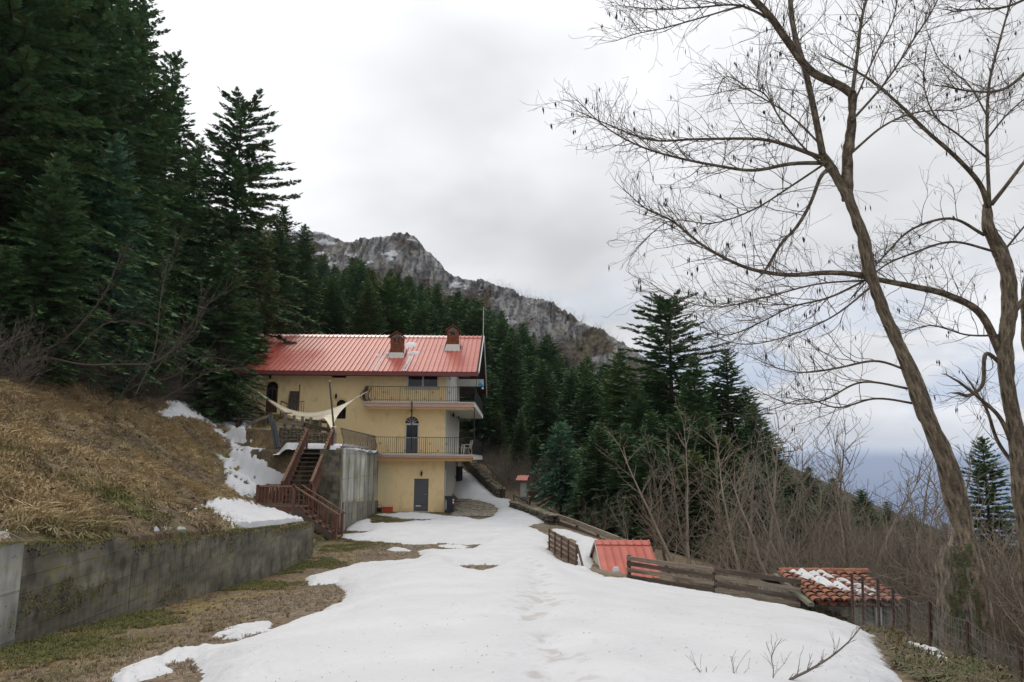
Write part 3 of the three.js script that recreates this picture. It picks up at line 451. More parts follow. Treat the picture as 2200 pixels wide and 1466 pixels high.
  { const [x0, x1, y0, y1] = gDoor, d = group('metal_door'); leaf(x0 + 0.06, x1 - 0.06, y0 + 0.02, y1 - 0.06, 0.06, 0.05, M.greydoor, 'leaf', d); for (const [a, b, c, e] of [[x0, x0 + 0.06, y0, y1], [x1 - 0.06, x1, y0, y1], [x0 + 0.06, x1 - 0.06, y1 - 0.06, y1], [x0 + 0.12, x1 - 0.12, y0 + 0.42, y0 + 0.46]]) leaf(a, b, c, e, 0.1, 0.05, M.greydoor, 'frame', d); leaf(x0 + 0.12, x0 + 0.42, y0 + 0.28, y0 + 0.35, 0.063, 0.01, M.frame, 'notice_strip', d); part('handle', rod(V(x1 - 0.14, y0 + 1.0, z + 0.09), V(x1 - 0.26, y0 + 1.0, z + 0.09), 0.015), M.metal, d); part('step', box(x0 - 0.1, x1 + 0.1, y0 - 0.35, y0, -HD + 0.003, -HD + 0.35), M.slab, d); }
  { const [x0, x1, y0, y1] = slide, d = group('sliding_window'), xm = (x0 + x1) / 2; leaf(x0 + 0.1, xm - 0.04, y0 + 0.1, y1 - 0.1, -0.02, 0.02, M.glass, 'pane', d); leaf(xm + 0.04, x1 - 0.1, y0 + 0.1, y1 - 0.1, 0.0, 0.02, M.glass, 'pane', d); for (const [a, b, c, e] of [[x0, x0 + 0.1, y0, y1], [x1 - 0.1, x1, y0, y1], [x0 + 0.1, x1 - 0.1, y1 - 0.1, y1], [x0 + 0.1, x1 - 0.1, y0, y0 + 0.1], [xm - 0.05, xm + 0.05, y0 + 0.1, y1 - 0.1]]) leaf(a, b, c, e, 0.06, 0.1, M.frame, 'frame', d); part('sill', box(x0 - 0.08, x1 + 0.08, y0 - 0.09, y0 - 0.002, -HD + 0.001, -HD + 0.1), M.slab, d); }
  { const [x0, x1, y0, y1] = vent, d = group('small_window'); leaf(x0, x1, y0, y1, -0.04, 0.02, M.glass, 'pane', d); leaf((x0 + x1) / 2 - 0.02, (x0 + x1) / 2 + 0.02, y0, y1, -0.02, 0.03, M.iron, 'mullion', d); }
  // balconies
  const FD = 44.85, BXR = -2.2, lvl = [hy(863, 890, FD), hy(976, 890, FD)], bxl = [hx(780, 870, FD), hx(799, 980, FD)];
  const bal = [];
  lvl.forEach((y, i) => {
    const b = group('balcony'); bal.push(b); const x0 = bxl[i];
    part('slab', merge([box(x0, BXR, y - 0.09, y, -HD - 0.02 + 0.021, -FD), box(XR + 0.005, BXR, y - 0.09, y, -58, -HD)]), M.slab, b);
    part('slab_edge', merge([box(x0 + 0.05, BXR - 0.05, y - (i ? 0.2 : 0.31), y - 0.091, -HD + 0.001, -FD - 0.05)]), M.pink, b);
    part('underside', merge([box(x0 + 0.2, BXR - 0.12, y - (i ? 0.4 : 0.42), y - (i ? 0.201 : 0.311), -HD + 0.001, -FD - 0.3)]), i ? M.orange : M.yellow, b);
    part('side_soffit', box(XR + 0.006, BXR - 0.05, y - 0.30, y - 0.091, -57.9, -HD - 0.002), M.white, b);
    part('end_beam', box(BXR - 0.05, BXR, y - 0.3, y - 0.091, -57.95, -FD - 0.06), M.white, b);
  });
  const bal1 = new THREE.CylinderGeometry(0.011, 0.011, 1, 5); bal1.translate(0, 0.5, 0);
  // an iron railing; bellied bars where belly is set
  const railing = (par, pts, h, gap, belly) => {
    const rl = new THREE.Group(); rl.name = 'railing'; par.add(rl); const o = pts[0].clone(); rl.position.copy(o);
    for (let s = 1; s < pts.length; s++) {
      const a = pts[s - 1].clone().sub(o), e = pts[s].clone().sub(o), L = a.distanceTo(e), n = Math.max(1, Math.round(L / gap)), yy = V(0, h, 0), lo = V(0, 0.09, 0), out = e.clone().sub(a).normalize().cross(V(0, 1, 0));
      part('top_rail', bar(a.clone().add(yy), e.clone().add(yy), 0.045, 0.03), M.iron, rl); part('bottom_rail', bar(a.clone().add(lo), e.clone().add(lo), 0.025, 0.02), M.iron, rl);
      let bg = bal1; if (belly) { const m = new MB(), q = []; for (let k = 0; k <= 8; k++) { const t = k / 8; q.push(out.clone().multiplyScalar(0.2 * Math.sin(Math.PI * Math.pow(1 - t, 1.6))).add(V(0, t, 0))); } m.tube(q, q.map(() => 0.017), 5); bg = m.geo(); }
      for (let k = 0; k <= n; k++) { const p = a.clone().lerp(e, k / n), post = k === 0 || k === n || k % 14 === 0, b = part(post ? 'post' : 'baluster', bg, belly ? M.rust : M.iron, rl); b.position.copy(p); b.scale.set(post ? 1.7 : 1, h, post ? 1.7 : 1); if (!belly && !post && k % 4 === 2) { const c = part('collar', new THREE.TorusGeometry(0.05, 0.011, 5, 8), M.iron, rl); c.position.copy(p).add(V(0, h * (k % 8 === 2 ? 0.2 : 0.62), 0)); } }
    }
  };
  railing(house, [V(bxl[0] + 0.45, lvl[0], -FD - 0.06), V(BXR - 0.06, lvl[0], -FD - 0.06), V(BXR - 0.06, lvl[0], -57.8)], 0.9, 0.125);
  railing(house, [V(bxl[0] + 0.08, lvl[0], -HD + 0.1), V(bxl[0] + 0.08, lvl[0], -FD - 0.2), V(bxl[0] + 0.45, lvl[0], -FD - 0.06)], 0.92, 0.09, true);
  railing(house, [V(bxl[1] - 0.3, lvl[1], -FD - 0.06), V(BXR - 0.06, lvl[1], -FD - 0.06), V(BXR - 0.06, lvl[1], -57.8)], 1.0, 0.125);
  // lanterns, pole, pipes, antenna
  const lantern = (p, out) => { const g = group('wall_lantern'); g.position.copy(p); const a = out.clone().multiplyScalar(0.16); part('bracket', rod(V(0, 0, 0), a, 0.018), M.iron, g); part('lantern_body', new THREE.CylinderGeometry(0.075, 0.05, 0.2, 6).translate(a.x, a.y - 0.02, a.z), M.iron, g); part('lantern_cap', new THREE.ConeGeometry(0.1, 0.1, 6).translate(a.x, a.y + 0.13, a.z), M.iron, g); part('finial', new THREE.SphereGeometry(0.03, 6, 4).translate(a.x, a.y + 0.2, a.z), M.iron, g); };
  const fw = V(0, 0, 1), rt = V(1, 0, 0);
  lantern(P(906, 1019, HD).setZ(-HD), fw); lantern(P(885, 882, HD).setZ(-HD), fw); lantern(P(582, 811, HD).setZ(-HD), fw); lantern(P(723, 853, HD).setZ(-HD), fw);
  lantern(V(XR + 0.01, hy(1026, 975, 54), -54), rt); lantern(V(XR + 0.01, hy(893, 966, 50), -50), rt); lantern(V(XR + 0.01, hy(897, 978, 55), -55), rt);
  part('drain_pipe', rod(P(885, 862, FD).setZ(-FD + 0.05), P(884, 968, FD).setZ(-FD + 0.05), 0.035), M.iron, house);
  part('electric_box', box(XR + 0.006, XR + 0.12, hy(814, 970, 47.5), hy(802, 970, 47.5), -48.4, -47.4), M.frame, house);
  part('wall_panel', box(XR + 0.006, XR + 0.03, hy(1062, 960, 47), hy(1029, 960, 47), -47.6, -47.0), M.slab, house);
  part('pipe', rod(V(XR + 0.04, lvl[1] - 0.35, -46.3), V(XR + 0.04, 0.2, -46.3), 0.03), M.white, house);
  part('pipe', rod(V(XR + 0.05, lvl[1] - 0.3, -56.5), V(XR + 0.05, 0.3, -56.5), 0.05), M.white, house);
  { const m = new MB(), a = P(957, 993, 45.6); m.tube([V(a.x, a.y - 0.45, -45.9), V(a.x, a.y, -45.85), V(a.x + 0.3, a.y + 0.14, -45.7), V(a.x + 0.85, a.y + 0.2, -45.5)], [0.02, 0.02, 0.03, 0.035], 6); part('lamp_arm', m.geo(), M.rust, house); }
  part('antenna', rod(P(1038, 728, ridgeD - 0.3), P(1039, 660, ridgeD - 0.3), 0.028, 0.02), M.frame, house);
  part('gable_post', rod(V(BXR - 0.02, lvl[0] - 0.3, -44.9), V(BXR - 0.02, lvl[1] + 0.05, -44.9), 0.028), M.iron, house);
  part('gable_cable', rod(V(RXR - 0.1, eaveY, -45.4), V(BXR, lvl[0] + 0.3, -45.2), 0.018), M.iron, house);
  { const b = P(1030, 826, 45.2); for (const [x, y] of [[0, 0], [0.14, -0.02], [0.05, 0.09]]) part('blue_bulb', new THREE.IcosahedronGeometry(0.1, 1).translate(b.x + x, b.y + y, b.z), std({ color: rgb(0.02, 0.28, 0.5), roughness: 0.4 }), house); part('pale_bulb', new THREE.IcosahedronGeometry(0.07, 1).translate(b.x + 0.2, b.y - 0.25, b.z), M.frame, house); }
  part('drip_pipe', rod(V(XL - 0.04, 5.2, -HD + 0.06), V(XL - 0.04, eaveY, -HD + 0.06), 0.05), M.iron, house);
  // the grey annex past the house's end
  const ax = thing('annex_wall', 'plain grey wall panel beside the yellow house under the firs', 'wall', [hx(478), 4.8, -HD - 0.6]);
  part('panel', box(-0.9, 0.75, 0, 3.2, -0.2, 0, 1), std({ color: rgb(0.24, 0.27, 0.30), map: scaled(plasterTex, 0.4) }), ax); part('top_rail', box(-0.92, 0.77, 3.2, 3.28, -0.22, 0.02), M.metal, ax);
  // things kept on the balconies and against the walls
  const ch = thing('plastic_chair', 'white plastic armchair on the lower balcony', 'chair', [hx(1002, 960, 47), lvl[1], -47.2], -1.2);
  { const mt = std({ color: rgb(0.55, 0.52, 0.47), roughness: 0.5 }); part('seat', box(-0.24, 0.24, 0.4, 0.44, -0.24, 0.24), mt, ch); part('backrest', bar(V(0, 0.42, -0.24), V(0, 0.9, -0.34), 0.46, 0.04, V(0, 0, 1)), mt, ch); for (const s of [-1, 1]) { part('armrest', bar(V(s * 0.26, 0.64, -0.26), V(s * 0.26, 0.62, 0.22), 0.06, 0.04), mt, ch); for (const t of [-1, 1]) part('leg', bar(V(s * 0.25, 0.0, t * 0.27), V(s * 0.24, t > 0 ? 0.62 : 0.44, t * 0.22), 0.05, 0.05, V(0, 0, 1)), mt, ch); } }
  const bin = thing('wheelie_bin', 'dark navy wheelie bin with red and white stripes beside the house corner', 'bin', [hx(966, 1090, 45.3), 0.02, -45.35], 0.12);
  { const mt = std({ color: rgb(0.014, 0.018, 0.027), roughness: 0.5 }), g = new THREE.BoxGeometry(0.56, 0.86, 0.56, 1, 1, 1), p = g.attributes.position; for (let i = 0; i < p.count; i++) if (p.getY(i) < 0) { p.setX(i, p.getX(i) * 0.82); p.setZ(i, p.getZ(i) * 0.8); } g.translate(0, 0.49, 0); g.computeVertexNormals(); part('body', g, mt, bin); part('lid', box(-0.3, 0.3, 0.925, 0.985, -0.3, 0.32), mt, bin); part('rim', box(-0.31, 0.31, 0.88, 0.922, -0.29, 0.31), mt, bin); for (const s of [-1, 1]) part('wheel', new THREE.CylinderGeometry(0.1, 0.1, 0.05, 14).rotateZ(Math.PI / 2).translate(s * 0.24, 0.1, -0.25), M.iron, bin); part('handle', rod(V(-0.25, 0.93, -0.33), V(0.25, 0.93, -0.33), 0.018), mt, bin);
    for (let k = 0; k < 4; k++) part('reflective_stripe', box(0.15, 0.235, 0.5 + k * 0.08, 0.575 + k * 0.08, 0.262 + k * 0.004, 0.276 + k * 0.004), std({ color: k % 2 ? rgb(0.75, 0.75, 0.75) : rgb(0.6, 0.03, 0.03), roughness: 0.4 }), bin); part('pale_strip', box(-0.235, -0.21, 0.2, 0.75, 0.25, 0.275), M.frame, bin); }
  const gas = thing('dark_barrel', 'tall black container standing against the side wall of the house', 'container', [hx(985, 1060, 56), H(-3.9, 56) - 0.02, -56]);
  part('body', new THREE.CylinderGeometry(0.28, 0.28, 1.1, 14).translate(0, 0.55, 0), M.iron, gas); part('lid', new THREE.CylinderGeometry(0.3, 0.3, 0.06, 14).translate(0, 1.13, 0), M.iron, gas);
  const crate = thing('plastic_crate', 'red plastic crate lying against the yellow wall', 'crate', [hx(833, 1100, 45.6), 0.01, -45.55], 0.1);
  { const mt = std({ color: rgb(0.5, 0.05, 0.025), roughness: 0.5 }); part('base', box(-0.28, 0.28, 0, 0.03, -0.18, 0.18), mt, crate); for (const s of [-1, 1]) { part('long_side', box(-0.29, 0.29, 0.0, 0.3, s * 0.19 - 0.012, s * 0.19 + 0.012), mt, crate); part('short_side', box(s * 0.285 - 0.012, s * 0.285 + 0.012, 0.03, 0.34, -0.176, 0.176), mt, crate); } part('rim', box(-0.3, 0.3, 0.285, 0.31, 0.203, 0.22), mt, crate); }
  const bucket = thing('bucket', 'dark maroon tub beside the red crate', 'tub', [hx(814, 1098, 45.5), 0.01, -45.5]);
  { const mt = std({ color: rgb(0.09, 0.04, 0.045), roughness: 0.6 }); part('body', new THREE.LatheGeometry([[0, 0], [0.15, 0], [0.2, 0.26], [0.22, 0.27], [0.19, 0.25], [0.14, 0.03], [0, 0.03]].map((a) => new THREE.Vector2(...a)), 14), mt, bucket); part('handle', new THREE.TorusGeometry(0.19, 0.01, 5, 14, Math.PI).translate(0, 0.25, 0), M.iron, bucket); }
  const bd = thing('leaning_board', 'dark brown board leaning on the yellow wall beside the arched door', 'board', [hx(631, 875), H(hx(631, 875), 45.8) - 0.02, -45.75]);
  part('board', bar(V(0, 0, 0.1), V(0.03, 1.45, -0.2), 0.62, 0.04, V(0, 0, 1)), M.darkboard, bd); part('batten', bar(V(0, 0.9, -0.05), V(0.03, 0.98, -0.07), 0.6, 0.06, V(0, 0, 1)), M.darkboard, bd);
  const bench = thing('upturned_bench', 'weathered grey bench with upright posts against the yellow wall', 'bench', [hx(537, 870), H(hx(537, 870), 45.5), -45.4]);
  { for (const x of [-0.95, -0.55, 0.35, 0.6]) part('post', box(x - 0.05, x + 0.05, -0.1, x < 0 ? 1.0 : 1.15, -0.05, 0.05), M.greywood, bench); part('plank', box(-1.05, 0.75, 0.32, 0.42, 0.053, 0.4), M.greywood, bench); part('rail', box(-1.0, 0.7, 0.2, 0.3, 0.053, 0.1), M.greywood, bench); }
}
// ---------------------------------------------------------------- the board-marked wall along the yard
const wallOff = (d) => (d < 11.9 ? 0.06 : d < 20 ? mix(-0.05, 0.07, (d - 11.9) / 8.1) : mix(-0.05, 0.02, (d - 20) / 5.2));
const strip = (d0, d1, n, x0, x1, y0, y1) => {                                // a wall that follows the bank: functions of d for its faces
  const m = new MB();
  for (let k = 0; k <= n; k++) { const d = mix(d0, d1, k / n), a = x0(d), b = x1(d), lo = y0(d), hi = y1(d); for (const [x, y, u, w] of [[a, lo, d, lo], [a, hi, d, hi], [a, hi, d, hi], [b, hi, d, hi + 0.3], [b, hi, d, hi], [b, lo, d, lo]]) m.v(x, y, -d, null, u, w); }
  for (let k = 0; k < n; k++) for (const s of [0, 2, 4]) { const a = k * 6 + s, b = a + 6; m.quad(a, a + 1, b + 1, b); }
  for (const [o, f] of [[0, 0], [n * 6, 1]]) { const q = [0, 1, 3, 5].map((s) => m.v(m.p[(o + s) * 3], m.p[(o + s) * 3 + 1], m.p[(o + s) * 3 + 2], null, m.p[(o + s) * 3], m.p[(o + s) * 3 + 1])); f ? m.quad(q[0], q[1], q[2], q[3]) : m.quad(q[3], q[2], q[1], q[0]); }
  return m.geo();
};
{
  const w = thing('retaining_wall', 'low grey concrete retaining wall with moss along the grassy bank', 'wall');
  const fx = (d) => wallX(d) + 0.05, bx = (d) => wallX(d) - 0.26, lo = (d) => yard(d) - 0.8, hi = (d) => wallTop(d) + wallOff(d) + (fbm(d * 1.5, 0, 3) - 0.5) * 0.06;
  part('pale_section', strip(-3, 8.98, 20, (d) => fx(d) + 0.015, bx, lo, hi), M.paleconcrete, w);
  for (const [a, b] of [[9.0, 11.89], [11.9, 19.99], [20, 25.2]]) part('wall_section', strip(a, b, 30, fx, bx, lo, hi), M.concrete, w);
  const t = thing('terrace_wall', 'tall bare concrete wall holding up the terrace beside the house', 'wall');
  part('wall_face', strip(33.25, 45.98, 24, (d) => wallX(d) + 0.02 * Math.sin(d), (d) => wallX(d) - 0.32, () => -0.6, () => 3.62), std({ color: rgb(0.78, 0.79, 0.775), map: scaled(concreteTex, 1 / 14, 1 / 9), bumpMap: scaled(concreteBump, 1 / 6, 1 / 6), bumpScale: 0.012 }), t);
  part('plinth', strip(33.6, 45.97, 12, (d) => wallX(d) + 0.09, (d) => wallX(d) + 0.03, () => -0.5, (d) => mix(1.25, 0.7, (d - 33.6) / 12)), std({ color: rgb(0.44, 0.43, 0.41), map: scaled(concreteTex, 1 / 7, 1 / 5) }), t);
  part('front_return', box(wallX(33.2) - 0.95, wallX(33.2) - 0.0, -0.3, 3.55, -33.24, -32.98), M.concrete, t);
}
// bellied iron railing along the terrace edge
{
  const r = thing('terrace_railing', 'brown bellied iron railing along the snowy terrace edge', 'railing'), m = new MB(), q = []; for (let k = 0; k <= 8; k++) { const t = k / 8; q.push(V(0.14 * Math.sin(Math.PI * Math.pow(1 - t, 1.7)), t * 0.86, 0)); } m.tube(q, q.map(() => 0.014), 5); const g = m.geo();
  const mt = std({ color: rgb(0.15, 0.12, 0.09), roughness: 0.85 }), n = 44; let pa = null;
  for (let k = 0; k <= n; k++) { const d = mix(33.5, 45.3, k / n), p = V(wallX(d) - 0.16, 3.62, -d), b = part('baluster', g, mt, r); b.position.copy(p); b.rotation.y = (hash(k, 3, 1) - 0.5) * 0.5; if (k % 11 === 0) { if (pa) { part('top_rail', bar(pa.clone().setY(4.5), p.clone().setY(4.5), 0.07, 0.05), mt, r); part('bottom_rail', bar(pa.clone().setY(3.7), p.clone().setY(3.7), 0.05, 0.03), mt, r); } pa = p; } }
}
// snow on the terrace
{
  const m = new MB(), nx = 60, nz = 90;
  for (let j = 0; j <= nz; j++) for (let i = 0; i <= nx; i++) { const x = mix(-10.75, -7.62, i / nx), d = mix(33.75, 45.2, j / nz), e = Math.min(wallX(d) - 0.05 - x, d - 33.85); const h = 0.26 * ss(0, 0.18, e) + (fbm(x * 1.4, d * 1.4, 5) - 0.5) * 0.3 - ss(-10.1, -10.7, x) * 0.5 - (x < -9.3 ? ss(38.3, 38.9, d) : 0) - (Math.abs(x + 8.85) < 0.62 ? ss(35.2, 34.2, d) * 0.6 : 0); m.v(x, 3.56 + clamp(h, -0.25, 0.3), -d, [0.66, 0.663, 0.67], x, d); }
  for (let j = 0; j < nz; j++) for (let i = 0; i < nx; i++) { const a = j * (nx + 1) + i, b = a + nx + 1; m.f(a, a + 1, b + 1); m.f(a, b + 1, b); }
  stuff('terrace_snow', m.geo(), snowMat, 'snow lying on the terrace behind the iron railing', 'snow');
}
// ---------------------------------------------------------------- stones: gabion, parapets, path wall
const stoneMat = std({ vertexColors: true, map: scaled(grainTex, 1.5), bumpMap: scaled(grainBump, 2), bumpScale: 0.02, roughness: 0.95 });
function stones(list, tint = [0.3, 0.28, 0.25]) {                             // list of [x, y, z, sx, sy, sz]
  const m = new MB(), ic = new THREE.IcosahedronGeometry(1, 1), p = ic.attributes.position;
  list.forEach((s, k) => {
    const t = 0.6 + 0.7 * hash(k, 7, 3), w = hash(k, 9, 4) * 0.2, col = [tint[0] * t * (1 + w * 0.4), tint[1] * t, tint[2] * t * (1 - w)], key = {};
    for (let i = 0; i < p.count; i += 3) { const id = []; for (let e = 0; e < 3; e++) { const x = p.getX(i + e), y = p.getY(i + e), z = p.getZ(i + e), kk = x.toFixed(2) + y.toFixed(2) + z.toFixed(2); if (key[kk] === undefined) { const sq = (v) => Math.sign(v) * Math.pow(Math.abs(v), 0.6), j = 0.82 + 0.36 * hash(Math.round(x * 50) + k * 13, Math.round(y * 50), Math.round(z * 50)); key[kk] = m.v(s[0] + sq(x) * s[3] * j, s[1] + sq(y) * s[4] * j, s[2] + sq(z) * s[5] * j, col, s[0] + x * s[3], s[1] + y * s[4]); } id.push(key[kk]); } m.f(...id); }
  });
  return m.geo();
}
{
  const r = rng(77), mk = (x0, x1, y0, y1, d, label) => {
    const o = thing('gabion', label, 'gabion', [0, 0, 0], 0, 'stone gabions under the wooden fence'), l = [];
    for (let y = y0 + 0.05; y < y1; y += 0.095) for (let x = x0 + 0.05; x < x1; x += 0.1) l.push([x + (r() - 0.5) * 0.05, y + (r() - 0.5) * 0.04, -d + (r() - 0.5) * 0.07, 0.045 + r() * 0.025, 0.04 + r() * 0.02, 0.07]);
    part('stone', stones(l, [0.32, 0.28, 0.22]), stoneMat, o, 'stuff'); part('core', box(x0, x1, y0 - 0.1, y1 - 0.02, -d - 0.6, -d - 0.04), M.mortar, o);
    const wm = new MB(); for (let x = x0; x <= x1; x += 0.2) wm.tube([V(x, y0, -d + 0.09), V(x, y1, -d + 0.09)], [0.004, 0.004], 3); for (let y = y0; y <= y1; y += 0.2) wm.tube([V(x0, y, -d + 0.09), V(x1, y, -d + 0.09)], [0.004, 0.004], 3); part('wire', wm.geo(), M.metal, o, 'stuff');
  };
  const a = P(598, 962, 38.9), b = P(656, 920, 38.9), c = P(664, 929, 38.9), e = P(707, 962, 38.9);
  mk(a.x, b.x, 3.5, b.y, 38.85, 'taller stone filled gabion behind the top of the stairs'); mk(c.x, e.x + 0.25, 3.5, c.y, 38.8, 'lower mossy gabion beside the terrace railing');
}
function stoneWall(name, label, pts, h, th, cap) {                            // dry-stone wall that follows the ground
  const o = thing(name, label, 'wall'), l = [], caps = [], r = rng(name.length * 31);
  for (let s = 1; s < pts.length; s++) {
    const a = pts[s - 1], b = pts[s], L = a.distanceTo(b), n = Math.ceil(L / 0.24), ang = Math.atan2(b.z - a.z, b.x - a.x);
    for (let k = 0; k < n; k++) { const t = (k + 0.5) / n, x = mix(a.x, b.x, t), z = mix(a.z, b.z, t), y = mix(a.y, b.y, t); for (let q = 0; q * 0.15 < h; q++) for (const e of [-0.5, 0.5]) l.push([x + (r() - 0.5) * 0.1 - Math.sin(ang) * e * th, y + q * 0.15 + 0.04 + (r() - 0.5) * 0.04, z + (r() - 0.5) * 0.1 + Math.cos(ang) * e * th, 0.12 + r() * 0.05, 0.075 + r() * 0.02, 0.12 + r() * 0.05]); if (cap && k % 2 === 0) caps.push([x, y + h + 0.03, z, 0.27 + r() * 0.08, 0.05, th * 0.85]); }
  }
  part('stone', stones(l, [0.235, 0.22, 0.19]), stoneMat, o, 'stuff'); if (cap) part('cap_stone', stones(caps, [0.33, 0.31, 0.25]), stoneMat, o, 'stuff'); return o;
}
const onG = (x, d, dy = 0) => V(x, H(x, d) + dy, -d);
stoneWall('path_wall', 'dry stone wall climbing beside the snowy path behind the house', [onG(-0.65, 51.6), onG(-1.5, 54.5), onG(-2.7, 58.5), onG(-4.6, 65), onG(-7, 72)], 0.62, 0.35, true);
stoneWall('stone_parapet', 'low dry stone parapet below the notice board', [G(1102, 1094), G(1130, 1104), G(1160, 1116), G(1192, 1128)], 0.42, 0.3, true);
{
  const o = thing('path_handrail', 'thin iron handrail above the dry stone path wall', 'railing'), pts = [onG(-0.55, 51.4, 1.25), onG(-1.3, 54.5, 1.3), onG(-2.5, 58.5, 1.35), onG(-4.2, 64, 1.35)];
  for (let k = 1; k < pts.length; k++) part('rail', rod(pts[k - 1], pts[k], 0.03), M.rust, o); for (const p of pts) part('post', rod(p.clone().add(V(0, -1.2, 0)), p, 0.03), M.rust, o);
}
// flagstones in front of the house corner
{
  const bed = new MB(), bedPoly = [[960, 1090], [984, 1072], [1010, 1071], [1032, 1076], [1058, 1083], [1074, 1096], [1064, 1113], [1030, 1121], [1000, 1115], [958, 1114]];
  for (let x = -4.2; x < 0; x += 0.25) for (let d = 43; d < 52; d += 0.25) { const [px, py] = proj(x, H(x, d), -d); if (!inPoly(px, py, bedPoly) || (x < XR + 0.1 && d > 45.8)) continue; const q = [[0, 0], [0.25, 0], [0.25, 0.25], [0, 0.25]].map(([a, c]) => bed.v(x + a, H(x + a, d + c) + 0.012, -d - c, null, x + a, d + c)); bed.quad(q[0], q[1], q[2], q[3]); }
  const pav = struct('stone_paving', bed.geo(), std({ color: rgb(0.15, 0.135, 0.105), map: scaled(grainTex, 1) }));
  const r = rng(12), mats = [0, 1, 2].map((k) => std({ color: rgb(0.40 + k * 0.05, 0.37 + k * 0.045, 0.31 + k * 0.035), map: scaled(grainTex, 0.8), bumpMap: scaled(grainBump, 1.2), bumpScale: 0.02 })), poly = [[984, 1074], [1010, 1073], [1032, 1078], [1056, 1085], [1070, 1096], [1060, 1110], [1030, 1118], [1000, 1112], [968, 1110]];
  for (let x = -4.1; x < 0; x += 0.42) for (let d = 43; d < 52; d += 0.5) {
    const cx = x + (r() - 0.5) * 0.14 + (Math.round(d * 2) % 2) * 0.2, cd = d + (r() - 0.5) * 0.14, y = H(cx, cd), [px, py] = proj(cx, y, -cd); if (!inPoly(px, py, poly) || (cx < XR + 0.3 && cd > 45.7)) continue;
    const n = 5 + Math.floor(r() * 3), s = new THREE.Shape(), a0 = r() * 6; for (let k = 0; k < n; k++) { const a = a0 + k / n * 6.283, q = 0.19 + r() * 0.07; k ? s.lineTo(Math.cos(a) * q, Math.sin(a) * q * 1.15) : s.moveTo(Math.cos(a) * q, Math.sin(a) * q * 1.15); }
    const g = new THREE.ExtrudeGeometry(s, { depth: 0.02, bevelEnabled: true, bevelSize: 0.012, bevelThickness: 0.012, bevelSegments: 1 }); g.rotateX(-Math.PI / 2); const m = part('paving_stone', g, mats[Math.floor(r() * 3)], pav); m.position.set(cx, y + 0.022 + r() * 0.012, -cd); m.rotation.x = Math.atan(H(cx, cd + 0.2) - H(cx, cd - 0.2)) / 0.4 * 0.9;
  }
}
